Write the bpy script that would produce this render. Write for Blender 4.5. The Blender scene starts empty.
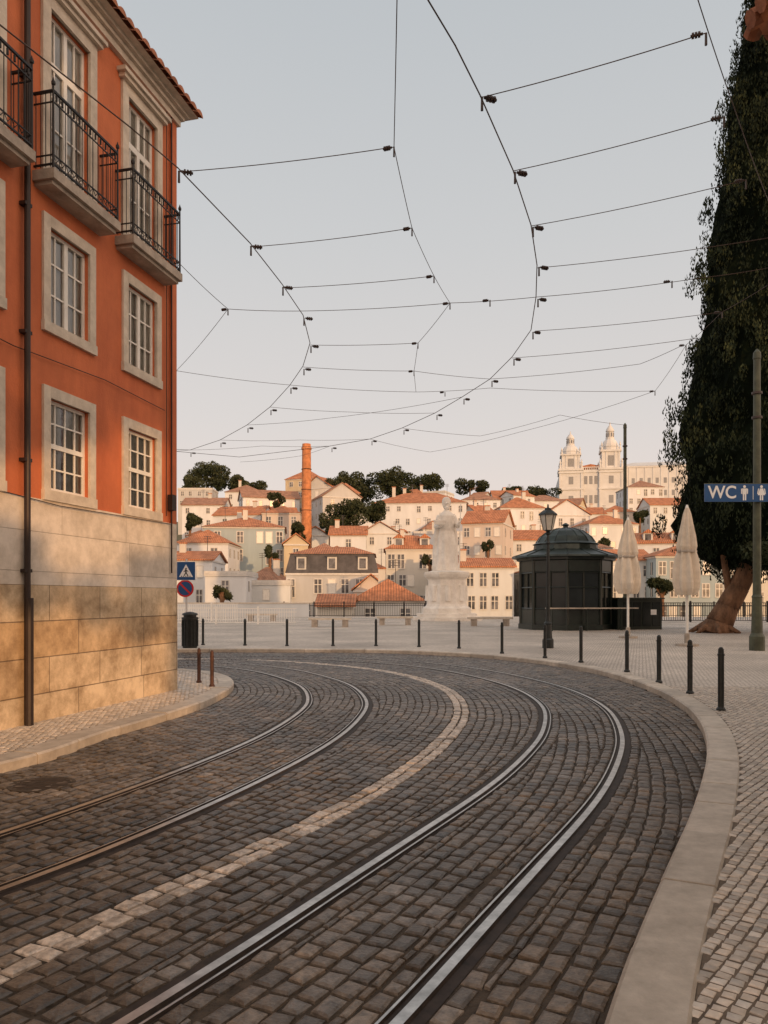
import bpy, bmesh, math, random
from math import sin, cos, pi, radians, sqrt, atan2, floor
from mathutils import Vector, Matrix, kdtree, noise
random.seed(7)
R = random.random
def U(a,b): return a+(b-a)*random.random()
F=770.0; HZ=598.0; CH=1.6
def G(x,y,z=0.0):
    Y=(CH-z)*F/(y-HZ); return ((x-384)/F*Y, Y)
def A(x,y,z):
    Y=(z-CH)*F/(HZ-y); return ((x-384)/F*Y, Y, z)
def zat(y,D): return CH+(HZ-y)/F*D
def xat(x,D): return (x-384)/F*D

# ------------------------------------------------------------- materials
def new_mat(name):
    m=bpy.data.materials.new(name); m.use_nodes=True
    nt=m.node_tree; b=nt.nodes['Principled BSDF']; return m,nt,b
def mat(name,col,rough=0.7,metal=0.0,var=0.15,scale=3.0,bump=0.0,bscale=20.0,tint=False,spec=0.5,streak=False,col2=None,stain=0.0):
    m,nt,b=new_mat(name); N=nt.nodes; L=nt.links
    tc=N.new('ShaderNodeTexCoord'); src=tc.outputs['Object']
    n=N.new('ShaderNodeTexNoise'); n.inputs['Scale'].default_value=scale; n.inputs['Detail'].default_value=6; n.inputs['Roughness'].default_value=0.65
    if streak:
        mp=N.new('ShaderNodeMapping'); mp.inputs['Scale'].default_value=(1,1,0.25); L.new(src,mp.inputs[0]); L.new(mp.outputs[0],n.inputs['Vector'])
    else: L.new(src,n.inputs['Vector'])
    r=N.new('ShaderNodeMapRange'); r.inputs['From Min'].default_value=0.3; r.inputs['From Max'].default_value=0.7
    L.new(n.outputs['Fac'],r.inputs['Value'])
    mx=N.new('ShaderNodeMix'); mx.data_type='RGBA'
    c2=col2 if col2 else tuple(c*(1-2*var) for c in col)
    c1=tuple(min(1,c*(1+var)) for c in col)
    mx.inputs[6].default_value=(*c2,1); mx.inputs[7].default_value=(*c1,1)
    L.new(r.outputs[0],mx.inputs[0]); out=mx.outputs[2]
    if stain>0:
        n4=N.new('ShaderNodeTexNoise'); n4.inputs['Scale'].default_value=.55; n4.inputs['Detail'].default_value=10; n4.inputs['Roughness'].default_value=.75; L.new(src,n4.inputs['Vector'])
        r4=N.new('ShaderNodeMapRange'); r4.inputs['From Min'].default_value=.42; r4.inputs['From Max'].default_value=.62; r4.inputs['To Min'].default_value=1-stain; r4.inputs['To Max'].default_value=1.06
        L.new(n4.outputs['Fac'],r4.inputs['Value']); v4=N.new('ShaderNodeVectorMath'); v4.operation='SCALE'; L.new(out,v4.inputs[0]); L.new(r4.outputs[0],v4.inputs['Scale']); out=v4.outputs[0]
    if tint:
        at=N.new('ShaderNodeAttribute'); at.attribute_name='tint'
        mm=N.new('ShaderNodeMix'); mm.data_type='RGBA'; mm.blend_type='MULTIPLY'; mm.inputs[0].default_value=1
        L.new(out,mm.inputs[6]); L.new(at.outputs['Color'],mm.inputs[7]); out=mm.outputs[2]
    L.new(out,b.inputs['Base Color'])
    b.inputs['Roughness'].default_value=rough; b.inputs['Metallic'].default_value=metal
    b.inputs['Specular IOR Level'].default_value=spec
    if bump>0:
        n2=N.new('ShaderNodeTexNoise'); n2.inputs['Scale'].default_value=bscale; n2.inputs['Detail'].default_value=5
        L.new(src,n2.inputs['Vector'])
        bp=N.new('ShaderNodeBump'); bp.inputs['Strength'].default_value=1.0; bp.inputs['Distance'].default_value=bump
        L.new(n2.outputs['Fac'],bp.inputs['Height']); L.new(bp.outputs[0],b.inputs['Normal'])
    return m
def calcada_mat(name,c1,c2,cj,size,rot):
    m,nt,b=new_mat(name); N=nt.nodes; L=nt.links
    tc=N.new('ShaderNodeTexCoord')
    nz=N.new('ShaderNodeTexNoise'); nz.inputs['Scale'].default_value=6
    L.new(tc.outputs['Object'],nz.inputs['Vector'])
    va=N.new('ShaderNodeVectorMath'); va.operation='MULTIPLY_ADD'
    va.inputs[1].default_value=(0.05,0.05,0); L.new(nz.outputs['Color'],va.inputs[0]); L.new(tc.outputs['Object'],va.inputs[2])
    mp=N.new('ShaderNodeMapping'); mp.inputs['Rotation'].default_value=(0,0,rot); L.new(va.outputs[0],mp.inputs[0])
    br=N.new('ShaderNodeTexBrick'); br.inputs['Scale'].default_value=1
    br.offset=0.5; br.inputs['Brick Width'].default_value=size; br.inputs['Row Height'].default_value=size
    br.inputs['Mortar Size'].default_value=size*0.12; br.inputs['Mortar Smooth'].default_value=0.6
    br.inputs['Color1'].default_value=(*c1,1); br.inputs['Color2'].default_value=(*c2,1); br.inputs['Mortar'].default_value=(*cj,1)
    L.new(mp.outputs[0],br.inputs['Vector'])
    n3=N.new('ShaderNodeTexNoise'); n3.inputs['Scale'].default_value=0.35; n3.inputs['Detail'].default_value=8; L.new(tc.outputs['Object'],n3.inputs['Vector'])
    r=N.new('ShaderNodeMapRange'); r.inputs['From Min'].default_value=.3; r.inputs['From Max'].default_value=.7; r.inputs['To Min'].default_value=.66; r.inputs['To Max'].default_value=1.1
    L.new(n3.outputs['Fac'],r.inputs['Value'])
    vm=N.new('ShaderNodeVectorMath'); vm.operation='SCALE'; L.new(br.outputs['Color'],vm.inputs[0]); L.new(r.outputs[0],vm.inputs['Scale'])
    L.new(vm.outputs[0],b.inputs['Base Color']); b.inputs['Roughness'].default_value=0.65
    bp=N.new('ShaderNodeBump'); bp.invert=True; bp.inputs['Strength'].default_value=0.7; bp.inputs['Distance'].default_value=0.01
    L.new(br.outputs['Fac'],bp.inputs['Height']); L.new(bp.outputs[0],b.inputs['Normal'])
    return m
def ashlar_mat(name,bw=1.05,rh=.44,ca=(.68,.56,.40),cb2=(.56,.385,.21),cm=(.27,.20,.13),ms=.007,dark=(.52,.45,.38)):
    m,nt,b=new_mat(name); N=nt.nodes; L=nt.links
    tc=N.new('ShaderNodeTexCoord'); sx=N.new('ShaderNodeSeparateXYZ'); L.new(tc.outputs['Object'],sx.inputs[0])
    cb=N.new('ShaderNodeCombineXYZ'); L.new(sx.outputs['X'],cb.inputs['X']); L.new(sx.outputs['Z'],cb.inputs['Y'])
    br=N.new('ShaderNodeTexBrick'); br.inputs['Scale'].default_value=1; br.inputs['Brick Width'].default_value=bw; br.inputs['Row Height'].default_value=rh
    br.squash=1.5; br.squash_frequency=2; br.offset=.37
    br.inputs['Mortar Size'].default_value=ms; br.inputs['Mortar Smooth'].default_value=0.3; br.inputs['Bias'].default_value=-0.1
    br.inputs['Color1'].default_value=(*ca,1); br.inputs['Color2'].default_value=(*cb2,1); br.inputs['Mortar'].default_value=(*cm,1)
    L.new(cb.outputs[0],br.inputs['Vector'])
    n=N.new('ShaderNodeTexNoise'); n.inputs['Scale'].default_value=1.5; n.inputs['Detail'].default_value=11; n.inputs['Roughness'].default_value=.75; L.new(tc.outputs['Object'],n.inputs['Vector'])
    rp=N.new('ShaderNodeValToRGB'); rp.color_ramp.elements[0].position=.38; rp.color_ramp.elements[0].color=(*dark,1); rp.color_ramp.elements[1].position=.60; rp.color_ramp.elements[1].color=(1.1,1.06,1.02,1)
    L.new(n.outputs['Fac'],rp.inputs[0])
    mx=N.new('ShaderNodeMix'); mx.data_type='RGBA'; mx.blend_type='MULTIPLY'; mx.inputs[0].default_value=1
    L.new(br.outputs['Color'],mx.inputs[6]); L.new(rp.outputs[0],mx.inputs[7]); L.new(mx.outputs[2],b.inputs['Base Color'])
    b.inputs['Roughness'].default_value=.75
    ad=N.new('ShaderNodeMath'); ad.operation='SUBTRACT'; L.new(n.outputs['Fac'],ad.inputs[0]); L.new(br.outputs['Fac'],ad.inputs[1])
    bp=N.new('ShaderNodeBump'); bp.inputs['Strength'].default_value=.8; bp.inputs['Distance'].default_value=0.02; L.new(ad.outputs[0],bp.inputs['Height']); L.new(bp.outputs[0],b.inputs['Normal'])
    return m
def tile_mat(name,col):
    m,nt,b=new_mat(name); N=nt.nodes; L=nt.links
    tc=N.new('ShaderNodeTexCoord')
    w=N.new('ShaderNodeTexWave'); w.wave_type='BANDS'; w.bands_direction='X'; w.inputs['Scale'].default_value=1.1; w.inputs['Distortion'].default_value=.6; L.new(tc.outputs['Object'],w.inputs['Vector'])
    n=N.new('ShaderNodeTexNoise'); n.inputs['Scale'].default_value=1.0; n.inputs['Detail'].default_value=9; n.inputs['Roughness'].default_value=.75; L.new(tc.outputs['Object'],n.inputs['Vector'])
    rp=N.new('ShaderNodeValToRGB'); rp.color_ramp.elements[0].position=.36; rp.color_ramp.elements[0].color=(*[c*.6 for c in col],1); rp.color_ramp.elements[1].position=.64; rp.color_ramp.elements[1].color=(*[min(1,c*1.2+.02) for c in col],1)
    L.new(n.outputs['Fac'],rp.inputs[0])
    r=N.new('ShaderNodeMapRange'); r.inputs['To Min'].default_value=.7; L.new(w.outputs['Fac'],r.inputs['Value'])
    vm=N.new('ShaderNodeVectorMath'); vm.operation='SCALE'; L.new(rp.outputs[0],vm.inputs[0]); L.new(r.outputs[0],vm.inputs['Scale'])
    L.new(vm.outputs[0],b.inputs['Base Color']); b.inputs['Roughness'].default_value=.85
    bp=N.new('ShaderNodeBump'); bp.inputs['Distance'].default_value=.06; L.new(w.outputs['Fac'],bp.inputs['Height']); L.new(bp.outputs[0],b.inputs['Normal'])
    return m
def leaf_mat(name,ca,cb_):
    m,nt,b=new_mat(name); N=nt.nodes; L=nt.links
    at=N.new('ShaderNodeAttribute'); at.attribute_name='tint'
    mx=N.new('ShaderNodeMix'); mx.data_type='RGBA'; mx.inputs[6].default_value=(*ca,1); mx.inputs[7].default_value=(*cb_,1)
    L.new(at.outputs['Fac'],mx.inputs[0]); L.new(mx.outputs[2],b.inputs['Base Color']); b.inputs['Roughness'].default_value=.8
    b.inputs['Specular IOR Level'].default_value=.15
    return m
def glass_mat(name):
    m,nt,b=new_mat(name); N=nt.nodes; L=nt.links
    out=N['Material Output']; t=N.new('ShaderNodeBsdfTransparent'); t.inputs[0].default_value=(.85,.88,.88,1); g=N.new('ShaderNodeBsdfGlossy'); g.inputs['Roughness'].default_value=.04
    lw=N.new('ShaderNodeFresnel'); lw.inputs[0].default_value=2.1
    mx=N.new('ShaderNodeMixShader'); L.new(lw.outputs[0],mx.inputs[0]); L.new(t.outputs[0],mx.inputs[1]); L.new(g.outputs[0],mx.inputs[2]); L.new(mx.outputs[0],out.inputs[0])
    return m
M={}
M['orange']=mat('orange_plaster',(0.60,0.175,0.068),.85,var=.1,scale=1.3,bump=.005,bscale=35,streak=True,col2=(0.45,0.115,0.046),stain=.14)
M['plaster']=ashlar_mat('pale_stone_band',bw=1.45,rh=.48,ca=(.74,.68,.61),cb2=(.66,.60,.53),cm=(.50,.44,.38),ms=.004,dark=(.72,.68,.62))
M['ashlar']=ashlar_mat('limestone_ashlar_sunglow')  # golden sun glow painted into the ochre of the limestone blocks
M['stone']=mat('limestone_trim',(0.62,0.55,0.46),.75,var=.1,scale=5,bump=.003,bscale=50,col2=(.46,.40,.33))
M['slab']=mat('balcony_stone',(0.42,0.36,0.30),.8,var=.2,scale=4,bump=.004,bscale=30)
M['iron']=mat('wrought_iron',(0.018,0.018,0.02),.5,metal=.4,var=.2)
M['pipe']=mat('dark_pipe',(0.035,0.022,0.018),.5,metal=.3,var=.2)
M['winwhite']=mat('window_paint',(0.78,0.76,0.71),.45,var=.06,scale=4)
M['curtain']=mat('curtain',(0.82,0.79,0.74),.9,var=.08,scale=2)
M['room']=mat('dark_room',(0.03,0.03,0.032),.9)
M['glass']=glass_mat('window_glass')
M['tile']=tile_mat('roof_tile',(0.54,0.215,0.10))  # terracotta desaturated: hillside haze is put into the colour
M['tile2']=tile_mat('roof_tile_old',(0.42,0.22,0.14))
M['tileo']=mat('barrel_tile',(0.40,0.16,0.085),.85,var=.3,scale=3,bump=.01,bscale=20)
M['sett']=mat('granite_sett',(0.138,0.115,0.095),.42,var=.32,scale=22,bump=.005,bscale=60,tint=True,spec=.5)
M['joint']=mat('road_joint_sand',(0.070,0.051,0.035),.9,var=.35,scale=9,bump=.006,bscale=60)
M['cstone']=mat('calcada_stone',(0.60,0.53,0.455),.5,var=.12,scale=18,bump=.002,bscale=80,tint=True)
M['cjoint']=mat('calcada_joint',(0.17,0.13,0.095),.9,var=.3,scale=9,bump=.004,bscale=70)
M['kerb']=mat('kerb_limestone',(0.62,0.55,0.47),.6,var=.1,scale=7,bump=.003,bscale=60,tint=True,col2=(.47,.405,.335),stain=.24)
M['calc']=calcada_mat('calcada_paving',(0.74,0.66,0.575),(0.58,0.51,0.44),(0.28,0.23,0.185),0.085,radians(45))
M['steel']=mat('rail_steel',(0.56,0.53,0.50),.36,metal=1,var=.2,scale=8)
M['rust']=mat('rail_side',(0.045,0.03,0.022),.7,metal=.3,var=.3,scale=12)
M['bollard']=mat('bollard_paint',(0.022,0.026,0.026),.45,metal=.2,var=.3,scale=9)
M['bollard2']=mat('bollard_rust',(0.10,0.045,0.03),.6,metal=.2,var=.3,scale=9)
M['green']=mat('pole_green',(0.075,0.082,0.05),.5,metal=.1,var=.25,scale=4)
M['kgreen']=mat('kiosk_green',(0.012,0.020,0.016),.3,var=.3,scale=3)
M['kglass']=mat('kiosk_glass',(0.02,0.024,0.024),.12,var=.2,scale=1,spec=.3)
M['kmetal']=mat('kiosk_roof',(0.035,0.048,0.042),.4,metal=.3,var=.3,scale=3)
M['canvas']=mat('umbrella_canvas',(0.72,0.62,0.50),.85,var=.1,scale=3,bump=.004,bscale=60)
M['lampglass']=mat('lantern_glass',(0.55,0.52,0.46),.15,var=.1)
M['statue']=mat('statue_stone',(0.82,0.78,0.72),.8,var=.06,scale=1.6,bump=.02,bscale=8,col2=(.62,.57,.51))
M['blue']=mat('sign_blue',(0.012,0.075,0.22),.4,var=.06)
M['white']=mat('sign_white',(0.8,0.8,0.8),.45,var=.03)
M['red']=mat('sign_red',(0.55,0.02,0.02),.4,var=.05)
M['black']=mat('sign_black',(0.015,0.015,0.015),.5)
M['bark']=mat('bark',(0.21,0.11,0.06),.9,var=.35,scale=4,bump=.06,bscale=9,streak=True)
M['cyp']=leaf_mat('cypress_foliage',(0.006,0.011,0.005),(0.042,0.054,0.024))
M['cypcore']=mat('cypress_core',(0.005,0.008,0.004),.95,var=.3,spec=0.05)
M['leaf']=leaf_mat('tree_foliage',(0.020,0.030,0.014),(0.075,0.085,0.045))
M['terrain']=mat('hill_soil',(0.14,0.12,0.075),.95,var=.4,scale=.08,col2=(.05,.06,.03))
M['fglass']=mat('far_glass',(0.15,0.155,0.17),.2,var=.5,scale=.7)  # panes lightened, distance haze painted into the glass colour
M['fframe']=mat('far_frame',(0.60,0.59,0.57),.7,var=.1)
M['brick']=mat('chimney_brick',(0.52,0.21,0.09),.85,var=.22,scale=1.4,bump=.03,bscale=4)
M['church']=mat('church_stone',(0.62,0.635,0.65),.85,var=.05,scale=.25,col2=(.53,.54,.55))  # pale bluish stone, haze over the far church put into its colour
M['churchd']=mat('church_opening',(0.27,0.28,0.30),.8)
M['slate']=mat('dark_roof',(0.085,0.08,0.085),.7,var=.25,scale=1)
M['insul']=mat('wire_fitting',(0.05,0.03,0.025),.5)
M['wire']=mat('copper_wire',(0.10,0.06,0.045),.5,metal=.4)
walls={}
def wallmat(c):
    if c not in walls:
        walls[c]=mat('wall_render',c,.88,var=.05,scale=.35,streak=True,bump=.01,bscale=3,col2=tuple(k*.8 for k in c))
    return walls[c]

# ------------------------------------------------------------- mesh builder
class MB:
    def __init__(s): s.v=[]; s.f=[]; s.m=[]; s.mats=[]; s.t=[]; s.usetint=False
    def mi(s,m):
        if m not in s.mats: s.mats.append(m)
        return s.mats.index(m)
    def add(s,vs,fs,m,tint=None):
        o=len(s.v); s.v.extend([tuple(v) for v in vs]); k=s.mi(m)
        for f in fs: s.f.append(tuple(i+o for i in f)); s.m.append(k); s.t.append(tint)
        if tint is not None: s.usetint=True
    def box(s,x0,x1,y0,y1,z0,z1,m,tint=None):
        vs=[(x0,y0,z0),(x1,y0,z0),(x1,y1,z0),(x0,y1,z0),(x0,y0,z1),(x1,y0,z1),(x1,y1,z1),(x0,y1,z1)]
        s.add(vs,[(0,3,2,1),(4,5,6,7),(0,1,5,4),(1,2,6,5),(2,3,7,6),(3,0,4,7)],m,tint)
    def tube(s,p0,p1,r0,r1,n,m,cap=True,tint=None):
        p0=Vector(p0);p1=Vector(p1); d=(p1-p0)
        if d.length<1e-6: return
        d.normalize(); a=Vector((0,0,1)) if abs(d.z)<.9 else Vector((1,0,0)); u=d.cross(a).normalized(); w=d.cross(u)
        vs=[];
        for p,r in((p0,r0),(p1,r1)):
            for i in range(n):
                an=2*pi*i/n; vs.append(p+u*cos(an)*r+w*sin(an)*r)
        fs=[(i,(i+1)%n,n+(i+1)%n,n+i) for i in range(n)]
        if cap: fs+= [tuple(range(n))[::-1],tuple(range(n,2*n))]
        s.add(vs,fs,m,tint)
    def lathe(s,prof,n,m,c=(0,0),sq=1.0,fn=None,rot=0):
        vs=[]
        for (r,z) in prof:
            for i in range(n):
                an=2*pi*i/n+rot; rr=r*(fn(an,z) if fn else 1)
                vs.append((c[0]+rr*cos(an),c[1]+rr*sin(an)*sq,z))
        fs=[]
        for k in range(len(prof)-1):
            for i in range(n):
                j=(i+1)%n; fs.append((k*n+i,k*n+j,(k+1)*n+j,(k+1)*n+i))
        fs.append(tuple(range(n))[::-1]); fs.append(tuple((len(prof)-1)*n+i for i in range(n)))
        s.add(vs,fs,m)
    def build(s,name,parent=None,smooth=False,loc=None,rotz=None):
        me=bpy.data.meshes.new(name); me.from_pydata(s.v,[],s.f)
        for m in s.mats: me.materials.append(m)
        me.polygons.foreach_set('material_index',s.m)
        if s.usetint:
            a=me.color_attributes.new('tint','FLOAT_COLOR','CORNER')
            buf=[]
            for p,t in zip(me.polygons,s.t):
                if t is None: t=(1,1,1)
                elif not isinstance(t,tuple): t=(t,t,t)
                buf.extend([t[0],t[1],t[2],1.0]*p.loop_total)
            a.data.foreach_set('color',buf)
        if smooth is True: me.polygons.foreach_set('use_smooth',[True]*len(me.polygons))
        me.update()
        o=bpy.data.objects.new(name,me); bpy.context.scene.collection.objects.link(o)
        if parent: o.parent=parent
        if loc: o.location=loc
        if rotz is not None: o.rotation_euler=(0,0,rotz)
        return o
def empty(name,loc=(0,0,0),rotz=0):
    e=bpy.data.objects.new(name,None); bpy.context.scene.collection.objects.link(e); e.location=loc; e.rotation_euler=(0,0,rotz); e.empty_display_size=.3; return e

# ------------------------------------------------------------- curves
def catmull(P,n=14):
    P=[Vector((p[0],p[1],0)) for p in P]; P=[P[0]*2-P[1]]+P+[P[-1]*2-P[-2]]; out=[]
    for i in range(1,len(P)-2):
        a,b,c,d=P[i-1:i+3]
        for k in range(n):
            t=k/n; out.append(.5*((2*b)+(c-a)*t+(2*a-5*b+4*c-d)*t*t+(3*b-a-3*c+d)*t**3))
    out.append(P[-2]); return out
def resample(P,ds):
    out=[P[0].copy()]; acc=0
    for a,b in zip(P[:-1],P[1:]):
        L=(b-a).length
        if L<1e-9: continue
        d=ds-acc
        while d<=L: out.append(a+(b-a)*(d/L)); d+=ds
        acc=L-(d-ds)
    return out
def smooth(P,it=30):
    for _ in range(it):
        P=[P[0]]+[(P[i-1]+P[i]*2+P[i+1])/4 for i in range(1,len(P)-1)]+[P[-1]]
    return P
def tang(P):
    T=[]
    for i in range(len(P)):
        a=P[max(0,i-1)];b=P[min(len(P)-1,i+1)]; T.append((b-a).normalized())
    return T
def offset(P,t):
    T=tang(P); return [p+Vector((d.y,-d.x,0))*t for p,d in zip(P,T)]
def mk(pts,ds=.1,sm=40): return smooth(resample(catmull(pts),ds),sm)
pix=lambda L:[G(x,y) for x,y in L]
kerbR=mk([(-3.2,-6),(-1.0,-1.2)]+pix([(612,1024),(640,950),(668,880),(690,830),(705,780),(707,752),(700,729),(681,709),(650,692),(610,678),(560,667.5),(500,660),(440,656),(380,653.5),(300,653)])+[(-6,22.4),(-11,20.3),(-18,16)])
railRo=mk([(-2.9,-3),(-1.3,0.4)]+pix([(402,1024),(470,946),(540,868),(598,802),(618,764),(622,735),(604,707),(560,687),(500,673),(440,664.5),(380,660)])+[(-2.4,21.0),(-6,20.4),(-11,18.4),(-18,14)])
railLo=mk([(-6,-2.5),(-3.6,1.6)]+pix([(0,893),(130,842),(250,788),(330,745),(361,718),(366,700),(341,682),(280,668)])+[(-4.75,19.2),(-8,18.9),(-13,16.6),(-19,13)])
centre=mk([(-5.4,-3.4),(-3.1,.7)]+pix([(0,965),(120,910),(250,850),(380,785),(440,740),(458,710),(440,688),(390,673),(320,664.5)])+[(-4.1,20.0),(-7.5,19.5),(-12,17.5),(-18.5,13.5)])
kerbL=mk([(-9,-3),(-5.6,3.0)]+pix([(0,775),(100,742),(190,714),(226,697),(234,688),(224,680),(185,674)])+[(-6.5,16.4),(-10,15.4),(-16,12)],sm=12)
railRi=offset(railRo,-.9); railLi=offset(railLo,-.9)
def inpoly(x,y,P):
    c=False; n=len(P); j=n-1
    for i in range(n):
        xi,yi=P[i];xj,yj=P[j]
        if (yi>y)!=(yj>y) and x<(xj-xi)*(y-yi)/(yj-yi)+xi: c=not c
        j=i
    return c
PLY=62.0
KW=.28
kRo=offset(kerbR,KW); kLo=offset(kerbL,-KW)
plazaP=[(p.x,p.y) for p in kRo][::2]+[(-40,10),(-40,PLY),(60,PLY),(60,-12)]+[( -2.5,-12)]
leftP=[(p.x,p.y) for p in kLo][::2]+[(-16,-3)]
roadpolyR=[(p.x,p.y) for p in kerbR][::2]+[(-40,10),(-40,PLY),(60,PLY),(60,-12),(-2.5,-12)]
roadpolyL=[(p.x,p.y) for p in kerbL][::2]+[(-16,-3)]
def ngon_obj(name,P,z,m):
    bm=bmesh.new(); vs=[bm.verts.new((x,y,z)) for x,y in P]; f=bm.faces.new(vs); f.normal_update()
    if f.normal.z<0: f.normal_flip()
    bmesh.ops.triangulate(bm,faces=[f])
    me=bpy.data.meshes.new(name); bm.to_mesh(me); bm.free(); me.materials.append(m)
    o=bpy.data.objects.new(name,me); bpy.context.scene.collection.objects.link(o); return o

# ------------------------------------------------------------- terrain sheet
def terr(x,y):
    K=[(-4000,-.06),(PLY+.25,-.06),(PLY+.6,-9),(90,-8),(120,-4),(150,2),(200,13),(250,24),(300,34),(350,40),(450,37),(800,15),(4000,0)]
    z=0
    for (a,za),(b,zb) in zip(K[:-1],K[1:]):
        if y<=b:
            t=(y-a)/(b-a); z=za+(zb-za)*t; break
    if y>130: z+=3*sin(x*.03+1)*min(1,(y-130)/100)+1.5*sin(x*.071+y*.05)
    if x>160 and y>130: z-=min(20,(x-160)*.05)
    return z
mb=MB()
xs=[-4000,-1500,-600,-300]+[-220+12*i for i in range(38)]+[300,600,1500,4000]
ys=[-4000,-500,-50,0,30,PLY+.25,PLY+.6,75,90,105,120,135,150,165,180,195,210,225,240,255,270,285,300,325,350,400,450,600,800,1500,4000]
vs=[(x,y,terr(x,y)) for y in ys for x in xs]; nx=len(xs)
mb.add(vs,[(j*nx+i,j*nx+i+1,(j+1)*nx+i+1,(j+1)*nx+i) for j in range(len(ys)-1) for i in range(nx-1)],M['terrain'])
mb.build('terrain')
mb=MB(); mb.add([(-45,-30,0),(20,-30,0),(20,30,0),(-45,30,0)],[(0,1,2,3)],M['joint']); road=mb.build('road')
ngon_obj('plaza_pavement',plazaP,.1,M['calc'])
ngon_obj('pavement',leftP,.1,M['cjoint'])

# ------------------------------------------------------------- setts
def sett(mb,c,d,hl,hw,z0,z1,m,tint,tilt=.0025,inset=.012):
    n=Vector((d.y,-d.x,0))
    inset=min(inset,hw*.45)
    j0=inset*.75
    ja=[(U(-1,1)*j0,U(-1,1)*j0) for _ in range(4)]
    tz=[U(-tilt,tilt) for _ in range(4)]
    vs=[]
    K=((-1,-1),(1,-1),(1,1),(-1,1))
    for (a,b),(jx,jy) in zip(K,ja):
        p=c+d*(hl*a+jx)+n*(hw*b+jy); vs.append((p.x,p.y,z0))
    for (a,b),(jx,jy),t in zip(K,ja,tz):
        p=c+d*((hl-inset*.35)*a+jx)+n*((hw-inset*.35)*b+jy); vs.append((p.x,p.y,z1-inset*.55+t))
    for (a,b),(jx,jy),t in zip(K,ja,tz):
        p=c+d*((hl-inset*1.5)*a+jx)+n*((hw-inset*1.5)*b+jy); vs.append((p.x,p.y,z1+t))
    vs.append((c.x,c.y,z1+inset*.15))
    fs=[]
    for i in range(4):
        j=(i+1)%4
        fs+= [(i,i+4,j+4,j),(i+4,i+8,j+8,j+4),(i+8,12,j+8)]
    mb.add(vs,[f[::-1] for f in fs],m,tint)
rails4=(railRo,railRi,railLo,railLi)
rs=[resample(r,.04) for r in rails4]
kd=kdtree.KDTree(sum(len(r) for r in rs)); k=0
for r in rs:
    for p in r: kd.insert(p,k); k+=1
kd.balance()
krs=resample(kerbR,.1); kdk=kdtree.KDTree(len(krs))
for i,p in enumerate(krs): kdk.insert(p,i)
kdk.balance()
def stint(c):
    v=U(.55,1.32)*(1+.5*noise.noise(c*.5)+.35*noise.noise(c*1.9)); w=U(-.05,.09)
    _,_,dk=kdk.find(c)
    if dk<1.2: w+=.10*(1.2-dk); v*=.85+.12*dk
    if R()<.08: v*=1.4
    v=max(.3,v)
    return (v*(1+w),v,v*(1-w*1.2))
def visible(c): return c.y>1.6 and c.y<26 and c.x>-13 and (abs(c.x)<.56*c.y+1.5)
mb=MB(); W=.112
def walk(line,hw,mind,tf,adapt=False):
    good=[line[0]]
    for i in range(1,len(line)):
        if (line[i]-good[-1]).length>.012: good.append(line[i])
    cum=[0]
    for a,b in zip(good[:-1],good[1:]): cum.append(cum[-1]+(b-a).length)
    pos=U(0,.1); idx=0; tot=cum[-1]
    while pos<tot-.2:
        L=U(.095,.165); mid=pos+L/2
        while idx<len(cum)-2 and cum[idx+1]<mid: idx+=1
        a=good[idx];b=good[idx+1]; seg=cum[idx+1]-cum[idx]
        if seg<.4:
            c=a+(b-a)*((mid-cum[idx])/max(seg,1e-6)); d=(b-a).normalized()
            if visible(c) and not inpoly(c.x,c.y,roadpolyR) and not inpoly(c.x,c.y,roadpolyL):
                q,_,dist=kd.find(c); h=hw-.0045
                if dist>mind: sett(mb,c,d,L/2-.0045,h*U(.93,1.03),-.01,.016+U(-.004,.004),M['sett'],tf(c))
                elif adapt and dist>.162:
                    h2=(dist+.0575-.188)/2; c2=c+(c-q).normalized()*(.188+h2-dist)
                    sett(mb,c2,d,L/2-.0045,max(.012,h2-.004),-.01,.015+U(-.003,.003),M['sett'],tf(c))
        pos+=L+.003
def wt(c):
    n_=noise.noise(c*1.3)
    if R()<.07+.1*max(0,n_): return (2.0,1.9,1.75)
    v=U(3.8,5.8)*(1-.3*abs(n_)); return (v,v*.99,v*.97)
for ti in range(-64,65):
    t=ti*W; line=offset(centre,t); T0=tang(centre)
    good=[line[0]]
    for i in range(1,len(line)):
        if (line[i]-line[i-1]).dot(T0[i])>0.012: good.append(line[i])
    if len(good)<5: continue
    walk(good,W/2,.225,wt if ti in(0,1) else stint,True)
for r in rails4:
    for o in(-.136,.136): walk(offset(r,o),.049,.118,stint)
setts=mb.build('cobblestone_setts',parent=road)
print('setts faces',len(mb.f))
def calc_field(mb,poly,x0,x1,y0,y1,size,ang,cond):
    ca,sa=cos(ang),sin(ang); n=int(max(x1-x0,y1-y0)/size)+3; cx,cy=(x0+x1)/2,(y0+y1)/2
    d=Vector((ca,sa,0))
    for i in range(-n,n):
        off=.5*(i%2)
        for j in range(-n,n):
            u=(j+off)*size+U(-.003,.003); v=i*size+.02*sin(u*1.7)
            x=cx+u*ca-v*sa; y=cy+u*sa+v*ca
            if x<x0 or x>x1 or y<y0 or y>y1 or not cond(x,y): continue
            if not inpoly(x,y,poly): continue
            q=U(.66,1.18); w=U(-.03,.05)
            sett(mb,Vector((x,y,0)),d,size/2-.0035,size/2-.0035,.09,.109+U(-.002,.002),M['cstone'],(q*(1+w),q,q*(1-w)),tilt=.0015,inset=.006)
mb=MB()
calc_field(mb,plazaP,.6,7.5,2.2,13.0,.06,radians(52),lambda x,y:x<.53*y+.5)
mb.build('pavement_stones')
mb=MB()
calc_field(mb,leftP,-6.2,-2.4,5.5,17.2,.072,radians(40),lambda x,y:x>-.56*y-.6)
mb.build('pavement_stones')
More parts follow.
